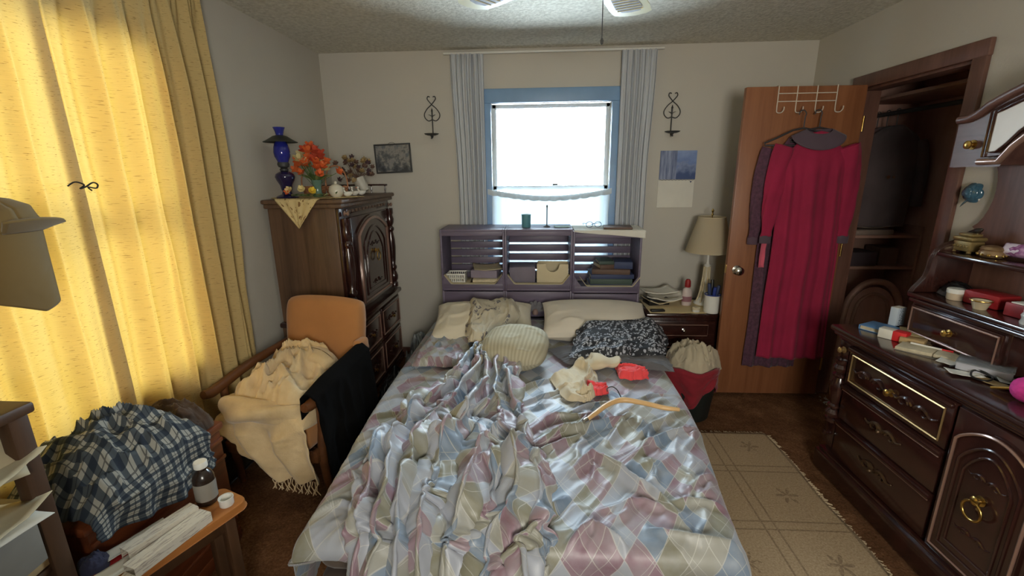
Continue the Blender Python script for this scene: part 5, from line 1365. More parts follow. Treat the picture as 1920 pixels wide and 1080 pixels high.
# ------------------------------------------------------------------ things in and on the crates
def inbox(nm, c, s, mat, label, cat, rz=0.0, group=None, bev=0.003): return tag(box(nm, c, s, mat, None, bev, (0, 0, rz)), label, cat, group)
def book(label, c, s, cover, rz=0.0, group='books and papers in the crates'):
    b_ = thing('book', label, 'book', c, rz, group); w, d, h = s
    box('cover', (0, 0, 0.0015), (w, d, 0.003), cover, b_, 0.001); box('cover', (0, 0, h-0.0015), (w, d, 0.003), cover, b_, 0.001)
    box('spine', (0, -d/2+0.0015, h/2), (w, 0.003, h-0.006), cover, b_, 0.0005); box('page_block', (0, 0.002, h/2), (w-0.010, d-0.008, h-0.0062), M_PAGES, b_, 0)
    return b_
CZ = 0.715+0.0145
# left crate: basket on a file tray, paper stacks
tr_ = inbox('cream_folder', (-0.60, 3.30, CZ+0.016), (0.17, 0.22, 0.03), M_CREAM, 'thick cream folder under the white plastic basket', 'folder')
wb = thing('plastic_basket', 'white slotted plastic basket in the crate behind the ivory pillow', 'basket', (-0.615, 3.27, CZ+0.0325))
for sx in (-1, 1):
    box('basket_end', (sx*0.068, 0, 0.035), (0.004, 0.12, 0.07), M_WHITE, wb, 0.001)
for sy in (-1, 1):
    box('rim', (0, sy*0.06, 0.066), (0.145, 0.008, 0.010), M_WHITE, wb, 0.002); box('rim', (0, sy*0.06, 0.006), (0.14, 0.005, 0.012), M_WHITE, wb, 0.001)
    for r in (0,):
        box('rim', (0, sy*0.06, 0.036), (0.138, 0.004, 0.008), M_WHITE, wb, 0.001)
    for k in range(9): box('basket_bar', (-0.062+k*0.0155, sy*0.06, 0.036), (0.006, 0.004, 0.06), M_WHITE, wb, 0.001)
box('basket_floor', (0, 0, 0.002), (0.138, 0.122, 0.004), M_WHITE, wb, 0)
inbox('paper_stack', (-0.385, 3.33, CZ+0.030), (0.22, 0.24, 0.058), M_PAGES, 'stack of yellowed papers beside the white plastic basket', 'papers', 0.06)
inbox('card_box', (-0.40, 3.34, CZ+0.090), (0.20, 0.18, 0.058), simple('faded_lilac_card', (140, 130, 146), 0.8), 'faded lilac card box on the yellowed paper stack', 'box', -0.1)
pap2 = tag(sheet_paper('loose_paper', (-0.39, 3.33, CZ+0.125), (0.21, 0.24, 0), M_CREAM, None, 0.2, None, 0.02, 0.0015, 6), 'cream sheet on top of the faded lilac box', 'paper')
def liner(x, z, w, label, cx_):
    def fn(U, V):
        xx = (U-0.5)*w; up = np.clip(np.abs(xx)-w/2+0.05, 0, 1); return xx, -0.005+0.02*V*0+0.25*(V-0.0)*0.2, 0.002+up*1.35+0.001*V
    return tag(cloth('shelf_paper', 40, 6, fn, M_CREAM, None, thick=0.0015, loc=(x, 3.156, z)), label, 'paper')
liner(-0.478, 0.765, 0.425, 'curled cream shelf paper at the front of the basket crate', 0); liner(0.001, 0.765, 0.45, 'curled cream shelf paper below the cream tissue box', 0); liner(0.515, 0.750, 0.43, 'curled cream shelf paper sagging under the books', 0)
# middle crate: cream box with half-round cutout, grey sack
tb = thing('tissue_box', 'cream cardboard box with a half-round cutout in the middle crate', 'box', (0.105, 3.225, CZ), math.radians(-3))
half = [(-0.115, 0.0), (0.115, 0.0), (0.115, 0.125), (0.052, 0.125)]+arc_pts(0, 0.120, 0.05, 0, -180, 12, 0.055)+[(-0.052, 0.125), (-0.115, 0.125)]
prism('front_panel', half, 0.004, M_CREAM, tb, 'y', (0, 0, 0.05))
box('box_side', (-0.113, 0.06, 0.087), (0.004, 0.115, 0.174), M_CREAM, tb, 0); box('box_side', (0.113, 0.06, 0.087), (0.004, 0.115, 0.174), M_CREAM, tb, 0)
box('box_back', (0, 0.118, 0.087), (0.222, 0.004, 0.174), M_CREAM, tb, 0); box('box_floor', (0, 0.06, 0.002), (0.222, 0.112, 0.004), M_CREAM, tb, 0); box('front_panel_base', (0, 0, 0.025), (0.23, 0.004, 0.05), M_CREAM, tb, 0)
inbox('grey_carton', (-0.125, 3.33, CZ+0.075), (0.19, 0.20, 0.148), simple('grey_mauve_card', (118, 110, 122), 0.8), 'plain grey-mauve carton beside the cream cutout box', 'box', 0.08)
# right crate: piles of books
zb = 0.700+0.0145
for k, (w, h, cov, rz, lb) in enumerate(((0.32, 0.045, M_BLUEBK, 0.03, 'thick navy book at the bottom of the pile in the crate'), (0.30, 0.040, M_GREENBK, -0.05, 'dull green book second from the bottom of the pile'), (0.31, 0.032, M_BLUEBK, 0.02, 'navy book under the tan-paged book in the crate'), (0.27, 0.036, M_BRNBK, -0.09, 'brown book with tan pages in the crate pile'))):
    book(lb, (0.535, 3.30, zb), (w, 0.22, h), cov, rz); zb += h+0.001
for k, (x, w, h, cov, rz, lb) in enumerate(((0.49, 0.12, 0.03, M_BRNBK, 0.2, 'small brown book on top of the crate pile'), (0.625, 0.13, 0.05, M_BLUEBK, -0.1, 'small thick navy book on the crate pile next to the small brown book'))):
    book(lb, (x, 3.30, zb), (w, 0.18, h), cov, rz)
book('small dark green book on the small brown book in the crate', (0.49, 3.30, zb+0.031), (0.11, 0.17, 0.024), M_GREENBK, 0.05)
# on the crate tops
tz1 = 1.1655
tm = thing('blue_tumbler', 'teal blue tumbler on the crates in front of the window', 'cup', (-0.09, 3.30, tz1))
lathe('tumbler_wall', [(0, 0), (0.030, 0), (0.032, 0.003), (0.034, 0.092), (0.031, 0.092), (0.029, 0.006), (0, 0.006)], simple('teal_plastic', (92, 146, 156), 0.4, var=0.05), tm)
lathe('tumbler_rim', [(0.031, 0.088), (0.036, 0.089), (0.036, 0.094), (0.031, 0.094)], simple('teal_plastic', (92, 146, 156)), tm)
cs = thing('candle_stick', 'slim metal candlestick on the crates before the sheer curtain', 'candlestick', (0.062, 3.31, tz1))
lathe('stick_base', [(0, 0), (0.026, 0), (0.026, 0.004), (0.012, 0.010), (0.004, 0.016)], M_IRON, cs); lathe('stick_shaft', [(0.004, 0.014), (0.004, 0.14), (0.007, 0.15), (0.004, 0.16), (0, 0.16)], M_IRON, cs, seg=10)
tag(sheet_paper('flat_paper', (0.17, 3.28, tz1+0.004), (0.11, 0.10, 0), simple('pale_green_paper', (170, 190, 178), 0.8), None, 0.1, None, 0.004), 'pale green note lying on the middle crate', 'paper')
def _cv(U, V):
    x = 0.252+0.50*U; y = 3.16+0.30*V
    d = np.clip(x-0.735, 0, 1)
    f = np.clip(0.12-V, 0, 1)/0.12
    z = 1.155+0.003*vnoise(U*8, V*8, 2)
    fold = sstep(0.12, 0.0, V)*(0.010+0.045*U)
    return x, np.where(V < 0.12, 3.164-0.004*np.sin(U*9), y), np.where(V < 0.12, z-fold, z)
tag(cloth('shelf_cloth', 50, 40, _cv, M_PAPER, None, thick=0.0015), 'white cloth covering the top of the book crate', 'cloth')
tag(box('brown_booklet', (0.57, 3.27, 1.168), (0.20, 0.16, 0.014), M_BRNBK, None, 0.003, (0, 0, -0.1)), 'brown booklet lying on the white shelf cloth', 'booklet')
gl_ = thing('eyeglasses', 'folded dark eyeglasses on the white shelf cloth', 'glasses', (0.40, 3.26, 1.162), 0.3)
for sx in (-1, 1):
    tube('lens_rim', [(sx*0.033+0.026*math.cos(a), 0.004, 0.026+0.021*math.sin(a)) for a in np.linspace(0, 2*PI, 19)[:-1]], 0.002, M_BLUEBK, gl_, 6, True)
    tube('temple', [(sx*0.058, 0.004, 0.034), (sx*0.06, 0.06, 0.030), (sx*0.03, 0.12, 0.012)], 0.002, M_BLUEBK, gl_, 6, smooth_n=10)
tube('bridge', [(-0.008, 0.004, 0.03), (0, 0.002, 0.034), (0.008, 0.004, 0.03)], 0.002, M_BLUEBK, gl_, 6)

# ------------------------------------------------------------------ nightstand
ns = thing('nightstand', 'small dark nightstand between the crates and the open door', 'nightstand', (1.04, 3.52, 0))
box('carcass', (0, -0.21, 0.30), (0.50, 0.42, 0.50), M_DARK, ns, 0.005)
box('top', (0, -0.22, 0.558), (0.54, 0.45, 0.028), M_DARK, ns, 0.008)
box('plinth', (0, -0.21, 0.03), (0.50, 0.42, 0.06), M_DARK, ns, 0.004)
for z, h in ((0.45, 0.14), (0.27, 0.16)):
    d = box('drawer', (0, -0.426, z), (0.44, 0.018, h), M_DARKH, ns, 0.004)
    frame_line('drawer_moulding', [(-0.17, -h/2+0.03), (0.17, -h/2+0.03), (0.17, h/2-0.03), (-0.17, h/2-0.03)], -0.010, 0.003, M_EDGE, d); knob(d, 0.0, -0.009, 0, 0.012, 'knob', M_CHROME)
NZ = 0.573
def _rn(U, V):
    x = 0.80+0.50*U; y = 3.085+0.36*V
    e = np.clip(0.05-V, 0, 1)/0.05
    return x, y-0.012*e*0, NZ+0.001-e*(0.014+0.010*np.abs(np.sin(U*14)))+0.001*vnoise(U*9, V*9, 1)
tag(cloth('runner_cloth', 80, 30, _rn, M_DOILY, None, thick=0.0012), 'ecru scalloped runner on the nightstand', 'cloth')
N1 = NZ+0.003
tl = thing('table_lamp', 'cream-shaded table lamp with a ribbed white neck on the nightstand', 'lamp', (1.255, 3.33, N1))
lathe('lamp_base', [(0, 0), (0.070, 0), (0.075, 0.008), (0.060, 0.025), (0.034, 0.05)], M_WHITE, tl)
for k in range(8):
    a = 2*PI*k/8; tube('neck_rib', [(0.060*math.cos(a), 0.060*math.sin(a), 0.012), (0.040*math.cos(a), 0.040*math.sin(a), 0.08), (0.026*math.cos(a), 0.026*math.sin(a), 0.18), (0.020*math.cos(a), 0.020*math.sin(a), 0.29)], 0.007, M_CREAM, tl, 6, smooth_n=10)
lathe('lamp_neck', [(0.034, 0.045), (0.022, 0.15), (0.018, 0.29), (0.024, 0.30), (0.012, 0.31), (0.008, 0.33), (0.008, 0.40), (0, 0.40)], M_WHITE, tl)
M_SHADE = curtain_mat('cream_lamp_shade', (206, 190, 160), (206, 190, 160), 0.35, False)
lathe('lamp_shade', [(0.165, 0.405), (0.092, 0.655), (0.090, 0.655), (0.163, 0.405)], M_SHADE, tl, (0, 0, 0), 32)
for rr, zz in ((0.165, 0.405), (0.092, 0.655)): tube('shade_rim', [(rr*math.cos(a), rr*math.sin(a), zz) for a in np.linspace(0, 2*PI, 33)[:-1]], 0.003, M_CREAM, tl, 6, True)
lathe('finial', [(0.004, 0.40), (0.004, 0.665), (0.010, 0.672), (0.004, 0.684), (0.010, 0.70), (0.004, 0.714), (0, 0.716)], M_BRASS, tl, seg=10)
lo = thing('lotion_bottle', 'white lotion bottle with a red cap on the nightstand', 'bottle', (1.115, 3.30, N1))
lathe('bottle_body', [(0, 0), (0.034, 0), (0.036, 0.005), (0.036, 0.10), (0.030, 0.125), (0.016, 0.135), (0.016, 0.145), (0, 0.145)], simple('pinkish_white_plastic', (206, 190, 186), 0.4), lo, sx=1.0, sy=0.7)
lathe('cap', [(0.020, 0.14), (0.022, 0.145), (0.020, 0.185), (0.012, 0.20), (0, 0.20)], M_RED, lo)
lathe('label_band', [(0.0365, 0.03), (0.0368, 0.03), (0.0368, 0.07), (0.0365, 0.07)], simple('mauve_label', (150, 104, 112), 0.5), lo, sx=1.0, sy=0.7)
pt = thing('brush_tub', 'ribbed white tub holding dark combs and brushes beside the lamp', 'tub', (1.235, 3.125, N1))
lathe('tub_wall', [(0, 0), (0.050, 0), (0.052, 0.004)]+[(0.052+(0.0015 if k % 2 else 0), 0.01+k*0.009) for k in range(13)]+[(0.054, 0.13), (0.050, 0.13), (0.048, 0.01), (0, 0.008)], M_WHITE, pt)
for k, (dx, dy, hh_, mt_) in enumerate(((-0.02, 0, 0.21, M_BLUEBK), (0.0, 0.02, 0.23, M_BLACKP), (0.02, -0.01, 0.20, M_BLUEBK), (0.0, -0.02, 0.19, simple('royal_blue', (50, 66, 140), 0.4)))):
    tube('brush', [(dx*0.5, dy*0.5, 0.012), (dx, dy, 0.12), (dx*1.6, dy*1.6, hh_)], [0.005, 0.006, 0.014, 0.011], mt_, pt, 8, smooth_n=8)
tube('blue_rim', [(0.052*math.cos(a), 0.052*math.sin(a), 0.131) for a in np.linspace(0, 2*PI, 29)[:-1]], 0.004, simple('royal_blue', (50, 66, 140)), pt, 6, True)
jl = thing('cream_jar', 'little white face-cream jar in front of the lotion bottle', 'jar', (1.13, 3.13, N1)); lathe('jar_body', [(0, 0), (0.024, 0), (0.026, 0.003), (0.026, 0.018), (0, 0.018)], M_WHITE, jl); lathe('jar_lid', [(0.0275, 0.018), (0.0275, 0.034), (0.025, 0.036), (0, 0.036)], M_CREAM, jl)
tag(box('remote_control', (0.86, 3.13, N1+0.008), (0.10, 0.038, 0.015), M_BLACKP, None, 0.005, (0, 0, 0.1)), 'black remote control on the nightstand runner', 'remote control')
for k, (x, y, z, s, rz, lb) in enumerate(((0.92, 3.33, 0.012, (0.22, 0.18, 0), 0.2, 'newspaper lowest in the untidy pile on the nightstand'), (0.95, 3.30, 0.045, (0.25, 0.20, 0), -0.25, 'white newspaper in the middle of the nightstand pile'), (0.90, 3.33, 0.085, (0.26, 0.20, 0), 0.15, 'white newspaper on top of the nightstand pile'))):
    tag(sheet_paper('newspaper', (x, y, N1+z), s, M_PAPER if k else M_CREAM, None, rz, None, 0.05, 0.006, k+3), lb, 'newspaper', 'newspapers on the nightstand')
inbox('dark_box', (0.90, 3.34, N1+0.026), (0.16, 0.12, 0.05), M_BLACKP, 'small black box under the newspapers on the nightstand', 'box', 0.2)
# laundry bin and red bag in front of the nightstand
lb = thing('laundry_bin', 'dark bin draped with a red cloth bag beside the bed', 'bin', (0.985, 2.72, 0))
lathe('bin_wall', [(0, 0.004), (0.125, 0.004), (0.13, 0.01), (0.165, 0.33), (0.158, 0.33), (0.122, 0.016), (0, 0.014)], simple('dark_green_bin', (30, 36, 34), 0.5), lb, seg=28)
M_REDB = fabric('red_nylon', (138, 26, 40), 0.12)
def _rb(U, V):
    a = U*2*PI; k = fbm(np.cos(a)*2+3, np.sin(a)*2+V*3, 161)
    low = 0.24+0.09*np.sin(a-0.9)+0.05*np.sin(a*3+1)
    z = 0.365-low*V+0.008*np.sin(a*5)
    r = 0.172-0.012*V+0.016*(k-0.47)*2+0.012*np.sin(a*7+3*k)*V
    r = np.where(V < 0.06, r-0.02*(1-V/0.06), r)
    return r*np.cos(a)*1.02, r*np.sin(a), z
cloth('red_bag', 120, 40, _rb, M_REDB, lb, thick=0.003)
heap('laundry_pile', (0.985, 2.72, 0.335), 0.168, 0.155, 0.20, fabric('oatmeal_cloth', (186, 172, 146), 0.1), None, 163, 0.45, 3.2, 56)
tag(bpy.data.objects['laundry_pile'], 'heap of oatmeal-coloured laundry on top of the red bag', 'laundry')

# ------------------------------------------------------------------ hook rack and dresses on the door
M_WIRE = simple('white_coated_wire', (206, 196, 180), 0.35)
hr = thing('over_door_rack', 'white wire over-door hook rack with four hooks', 'hook rack', (1.61, 2.985, 2.04))
def hook(x):
    return tube('hook_wire', [(x, -0.004, 0.004), (x, -0.006, -0.06), (x, -0.006, -0.125), (x, -0.016, -0.148), (x+0.014, -0.034, -0.152), (x+0.022, -0.046, -0.138), (x+0.022, -0.048, -0.12)], 0.0032, M_WIRE, hr, 6, smooth_n=20)
for x in (-0.17, 0.17): hook(x); tube('door_strap', [(x, -0.004, 0.0), (x, -0.002, 0.0055), (x, 0.04, 0.0055), (x, 0.043, -0.02)], 0.003, M_WIRE, hr, 6)
for x in (-0.06, 0.055): hook(x)
for z in (-0.04, -0.085): tube('rack_rail', [(-0.172, -0.005, z), (0.172, -0.005, z)], 0.003, M_WIRE, hr, 6)
def plastic_hanger(x, z, label, mat, y=2.925, wl=0.21, drop=0.09, rz=0.0):
    h = thing('clothes_hanger', label, 'hanger', (x, y, z), rz, 'plastic hangers on the door')
    tube('hanger_frame', [(0, 0, 0.0), (-0.06, 0, -0.012), (-wl*0.7, 0, -drop*0.62), (-wl, 0, -drop*0.92), (-wl+0.005, 0, -drop-0.006), (-wl*0.5, 0, -drop-0.008), (wl*0.5, 0, -drop-0.008), (wl-0.005, 0, -drop-0.006), (wl, 0, -drop*0.92), (wl*0.7, 0, -drop*0.62), (0.06, 0, -0.012)], 0.0055, mat, h, 8, True)
    tube('hook', [(0, 0, -0.002), (0, 0, 0.06), (0.004, 0, 0.082), (-0.012, 0, 0.10), (-0.032, 0, 0.094), (-0.036, 0, 0.075)], 0.0035, mat, h, 8, smooth_n=20)
    return h
M_HGR = simple('dark_grey_plastic', (58, 54, 56), 0.4)
plastic_hanger(1.575, 1.795, 'dark plastic hanger jutting out past the shoulder of the red dress', M_HGR, 2.905, 0.215)
plastic_hanger(1.685, 1.80, 'dark plastic hanger carrying the red dress next to the jutting one', M_HGR, 2.94, 0.16, 0.075)
def dress(name, label, xc, y0, ztop, zbot, wt, wb, mat, trim_mat, seed, depth=0.035, tilt=0.0, sleeves=True, cuff=None):
    d = thing(name, label, 'dress', (xc, y0, 0), 0, 'dresses hanging on the door')
    def body(U, V):
        a = U*2*PI; k = fbm(U*3, V*2, seed)
        neck = 0.075
        w = np.interp(V, [0, 0.035, 0.10, 0.18, 0.35, 1.0], [neck, wt*0.62, wt, wt*0.93, wt*0.95, wb])
        z = ztop-(ztop-zbot)*V-0.05*np.clip(np.abs(np.cos(a))*np.interp(V, [0, 0.035, 0.1, 0.2], [0.3, 0.6, 0.6, 0]), 0, 1)
        fo = np.interp(V, [0, 0.1, 0.2, 1.0], [0, 0.1, 0.7, 1.0])
        dp_ = depth*np.interp(V, [0, 0.05, 0.15, 1], [0.6, 0.7, 0.9, 1.0])
        pl = 0.016*fo*np.sin(a*8+2.4*k)+0.008*fo*np.sin(a*17+k*4+seed)
        x = w*np.cos(a)+tilt*V+0.02*(vnoise(V*4, V*0, seed)-0.5)*V
        y = -(dp_*np.sin(a))-pl*np.sin(a)*1.0
        return x, y, z
    cloth('dress_body', 150, 90, body, mat, d, uvs=(1.0, 1.4), thick=0.002)
    if trim_mat:
        def col_(U, V):
            a = U*2*PI; r = 0.072+0.085*V*(0.75+0.25*np.abs(np.cos(a)))
            return r*np.cos(a)*1.0, -(0.022+0.020*V)*np.sin(a)*1.15, ztop+0.012-0.018*V-0.055*V*np.clip(np.sin(a), 0, 1)-0.03*np.clip(np.sin(a), 0, 1)-0.02*V
        cloth('collar', 60, 10, col_, trim_mat, d, thick=0.003)
    if sleeves:
        for sg in (-1, 1):
            def slv(U, V):
                a = U*2*PI
                cxs = sg*(wt-0.02+0.055*V*(1 if sg > 0 else 1.0)+0.01*np.sin(V*4)); czs = ztop-0.085-0.54*V
                r = np.interp(V, [0, 0.1, 0.8, 0.95, 1.0], [0.055, 0.058, 0.042, 0.030, 0.034])*(1+0.12*np.sin(a*4+V*6)+0.1*ridge(U*3, V*7, seed))
                return cxs+r*np.cos(a), r*np.sin(a)*0.42-0.004, czs+0.02*np.cos(a)*sg*(1-V)
            cloth('sleeve', 40, 50, slv, mat, d, uvs=(0.3, 0.6), thick=0.002)
            cf_ = simple('cuff_grey', (92, 70, 82), 0.9)
            lathe('cuff', [(0.030, 0), (0.034, 0.003), (0.036, 0.045), (0.031, 0.05)], trim_mat or cf_, d, (sg*(wt+0.03), -0.004, ztop-0.085-0.585), 16, sy=0.45)
    return d
M_MAG = fabric('magenta_velour', (150, 24, 62), 0.14, 200, 0.12, 0.08)
M_FLOD = fabric('plum_print', (84, 52, 68), 0.35, 200, 0.12, 0.1, 60)
M_COLR = fabric('charcoal_velour', (84, 68, 78), 0.1)
dress('red_dress', 'long magenta red dress with a charcoal collar hanging on the door', 1.665, 2.90, 1.775, 0.335, 0.205, 0.215, M_MAG, M_COLR, 3, 0.036, 0.03)
dress('plum_dress', 'plum printed dress peeking out behind the long red dress', 1.60, 2.952, 1.76, 0.245, 0.190, 0.170, M_FLOD, None, 9, 0.014, -0.01)
tag(sheet_paper('pink_ribbon', (1.425, 2.905, 1.04), (0.035, 0.18, 0), fabric('pink_satin', (200, 90, 110), 0.1), None, 0, (PI/2, 0, 0.1), 0.02), 'short pink ribbon hanging beside the sleeve of the red dress', 'ribbon')

# ------------------------------------------------------------------ rug beside the bed
t = NT('beige_woven_rug'); ob = t.coord(); sp = t.add('ShaderNodeSeparateXYZ'); t.link(ob, sp.inputs[0])
def rl(f, p, o, w):
    q = t.math('FRACT', t.math('ADD', t.math('DIVIDE', f, p), o)); return t.math('LESS_THAN', t.math('ABSOLUTE', t.math('SUBTRACT', q, 0.5)), w)
gx = t.math('MAXIMUM', rl(sp.outputs[0], 0.36, 0.43, 0.012), rl(sp.outputs[0], 0.36, 0.57, 0.012)); gy = t.math('MAXIMUM', rl(sp.outputs[1], 0.40, 0.44, 0.011), rl(sp.outputs[1], 0.40, 0.56, 0.011))
gl2 = t.math('MAXIMUM', gx, gy)
px = t.math('SUBTRACT', t.math('FRACT', t.math('ADD', t.math('DIVIDE', sp.outputs[0], 0.36), 0.0)), 0.5)
py = t.math('SUBTRACT', t.math('FRACT', t.math('ADD', t.math('DIVIDE', sp.outputs[1], 0.40), 0.0)), 0.5)
rr_ = t.math('SQRT', t.math('ADD', t.math('MULTIPLY', px, px), t.math('MULTIPLY', py, py)))
an = t.math('ARCTAN2', py, px); pet = t.math('MULTIPLY', t.math('ADD', t.math('COSINE', t.math('MULTIPLY', an, 6.0)), 1.3), 0.065)
fl_ = t.math('MULTIPLY', t.math('LESS_THAN', rr_, pet), t.math('GREATER_THAN', t.noise(ob, 60, 2), 0.42))
spk = t.noise(ob, 130, 4, 0.7)
bs_ = t.ramp(spk, [(0.3, lin((150, 124, 92))), (0.7, lin((192, 168, 134)))])
mk = t.math('MULTIPLY', t.math('MAXIMUM', gl2, fl_), t.ramp(t.noise(ob, 90, 3), [(0.3, (0.4, 0.4, 0.4, 1)), (0.6, (1, 1, 1, 1))]))
t.set(Base_Color=t.mix(t.math('MULTIPLY', mk, 0.62), bs_, lin((104, 82, 60))), Roughness=1.0)
t.bump(spk, 0.6, 0.004); M_RUG = t.m
rg = thing('area_rug', 'beige woven rug with a grid and flower motifs between bed and dresser', 'rug', (1.03, 1.72, 0))
def _rug(U, V):
    x = -0.36+0.70*U; y = -0.78+1.52*V
    return x+0.008*np.sin(V*17)*(U > 0.9), y, 0.012+0.003*vnoise(x*7, y*7, 5)
cloth('rug_cloth', 50, 90, _rug, M_RUG, rg, uvs=(0.7, 1.5), thick=-0.010)
ff = []
random.seed(3)
for i in range(62):
    x = -0.355+0.69*i/61; ff.append([(x, 0.735, 0.012), (x+random.uniform(-0.006, 0.006), 0.755, 0.012), (x+random.uniform(-0.012, 0.012), 0.782, 0.006)])
for i in range(190):
    y = -0.77+1.50*i/189; ff.append([(0.335, y, 0.012), (0.350, y+random.uniform(-0.006, 0.006), 0.012), (0.366+random.uniform(-0.006, 0.008), y+random.uniform(-0.012, 0.012), 0.007)])
tag(tubes('fringe', ff, 0.0022, simple('rug_fringe', (206, 184, 148), 0.95), rg, 4), kind='stuff')
# ------------------------------------------------------------------ things on the dresser
DZ = 0.7975
def tbox(nm, c, s, mat, label, cat, rz=0.0, bev=0.003): return tag(box(nm, (c[0], c[1], c[2]+s[2]/2), s, mat, None, bev, (0, 0, rz)), label, cat)
t = NT('printed_pale_carton'); ob = t.coord(); mp = t.add('ShaderNodeMapping'); mp.inputs['Scale'].default_value = (60, 60, 120); t.link(ob, mp.inputs[0])
sp = t.add('ShaderNodeSeparateXYZ'); t.link(ob, sp.inputs[0])
f1 = t.math('MULTIPLY', t.math('GREATER_THAN', t.noise(mp.outputs[0], 2.0, 2), 0.53), t.math('LESS_THAN', t.math('ABSOLUTE', t.math('ADD', sp.outputs[0], 0.0)), 0.013))
t.set(Base_Color=t.mix(f1, lin((196, 206, 216)), lin((70, 84, 104))), Roughness=0.45); M_MEDB = t.m
mbx = thing('medicine_carton', 'upright pale blue printed carton at the far end of the dresser', 'carton', (1.735, 2.16, DZ+0.022), math.radians(20))
box('carton_body', (0, 0, 0.044), (0.055, 0.034, 0.088), M_MEDB, mbx, 0.001)
box('carton_flap', (0, 0.001, 0.0886), (0.053, 0.033, 0.0012), M_WHITE, mbx, 0)
bb_ = thing('blue_book', 'flat pale blue book under the small printed cartons on the dresser', 'book', (1.66, 2.115, DZ), math.radians(-62))
box('cover', (0, 0, 0.0015), (0.17, 0.12, 0.003), M_BLUEC, bb_, 0.001); box('cover', (0, 0, 0.0205), (0.17, 0.12, 0.003), M_BLUEC, bb_, 0.001)
box('page_block', (0.002, 0, 0.011), (0.162, 0.114, 0.016), M_PAGES, bb_, 0); box('spine', (-0.0835, 0, 0.011), (0.003, 0.12, 0.016), M_BLUEC, bb_, 0)
rc = thing('red_carton', 'small red and white carton lying beside the pale blue book', 'carton', (1.625, 2.02, DZ), math.radians(-58))
box('red_end', (0.028, 0, 0.022), (0.05, 0.05, 0.044), M_BRIGHTRED, rc, 0.002); box('white_end', (-0.024, 0, 0.022), (0.054, 0.05, 0.044), M_PAPER, rc, 0.002)
cg_ = tbox('photo_card_pack', (1.66, 1.955, DZ), (0.085, 0.06, 0.03), M_TAN, 'tan pack of cards next to the red carton', 'card pack', math.radians(-50))
gbk = thing('old_book', 'worn olive-tan paperback lying behind the red carton', 'book', (1.745, 2.005, DZ), math.radians(-35))
box('cover', (0, 0, 0.0012), (0.17, 0.125, 0.0024), M_TAN, gbk, 0); box('page_block', (0, 0, 0.016), (0.165, 0.12, 0.027), simple('aged_dark_pages', (74, 58, 44), 0.8), gbk, 0)
box('cover', (0, 0, 0.0308), (0.17, 0.125, 0.0024), simple('olive_map_cover', (168, 150, 106), 0.6, var=0.3, vs=25), gbk, 0.0005)
nb = thing('notebook', 'open cream notebook with a pencil in the middle of the dresser', 'notebook', (1.655, 1.83, DZ), math.radians(-52))
for k, sx in enumerate((-1, 1)): box('page_block', (sx*0.062, 0, 0.009), (0.122, 0.10, 0.016), M_PAGES, nb, 0.004, (0, sx*0.05, 0))
box('cover', (0, 0, 0.001), (0.25, 0.106, 0.002), M_GREYC, nb, 0)
tube('pencil', [(-0.09, 0.02, 0.023), (0.01, 0.03, 0.021)], 0.0045, M_WHITE, nb, 6); tube('pencil_tip', [(0.01, 0.03, 0.021), (0.045, 0.034, 0.021)], 0.0042, M_BRIGHTRED, nb, 6)
tag(sheet_paper('white_envelope', (1.645, 1.715, DZ+0.006), (0.12, 0.07, 0), M_PAPER, None, math.radians(-55), None, 0.012), 'white envelope lying between notebook and clear plastic box', 'envelope')
tag(sheet_paper('white_envelope', (1.60, 1.64, DZ+0.004), (0.10, 0.06, 0), M_PAPER, None, math.radians(-20), None, 0.012, 0.0015, 5), 'crumpled white envelope near the front edge of the dresser', 'envelope')
cpb = thing('clear_plastic_box', 'flat clear plastic box beside the hutch drawer', 'box', (1.69, 1.66, DZ+0.008), math.radians(-48))
box('box_shell', (0, 0, 0.014), (0.15, 0.105, 0.028), simple('clouded_plastic', (176, 176, 184), 0.15, var=0.08), cpb, 0.004); box('box_lid', (0, 0, 0.030), (0.155, 0.11, 0.004), M_CLEARP, cpb, 0.001)
tr2 = tube('black_cable', [(1.60, 1.70, DZ+0.008), (1.63, 1.66, DZ+0.03), (1.66, 1.60, DZ+0.014), (1.62, 1.575, DZ+0.008), (1.60, 1.61, DZ+0.01), (1.64, 1.64, DZ+0.02), (1.67, 1.57, DZ+0.008)], 0.0035, M_BLACKP, None, 6, smooth_n=50)
tag(tr2, 'tangled black cable beside the clear plastic box', 'cable')
tag(sheet_paper('grey_leaflet', (1.715, 1.545, DZ+0.006), (0.13, 0.09, 0), M_GREYC, None, math.radians(-35), None, 0.02, 0.0015, 8), 'grey leaflet curling next to the pink ball', 'leaflet')
tag(sheet_paper('green_leaflet', (1.64, 1.565, DZ+0.003), (0.12, 0.05, 0), M_TAN, None, math.radians(-75), None, 0.006, 0.0015, 9), 'tan slip under the tangled black cable', 'leaflet')
lp = thing('pink_pompom', 'magenta pink ball on a short gold handle at the edge of the dresser', 'pompom', (1.615, 1.435, DZ))
bm = bmesh.new(); bmesh.ops.create_icosphere(bm, subdivisions=4, radius=0.043)
for v in bm.verts:
    n = v.co.normalized(); v.co *= 1+0.035*math.sin(n.x*14)*math.sin(n.y*15+1)*math.cos(n.z*13)
mesh_obj('ball', from_bm(bm, 'ball', True, 80), simple('magenta_wool', (190, 48, 126), 0.9, var=0.2, vs=50, bump=0.5, bs=90), lp, (0, 0, 0.043))
tube('handle', [(-0.012, 0.040, 0.030), (-0.03, 0.085, 0.010)], [0.006, 0.0055], M_BRASS, lp, 10)

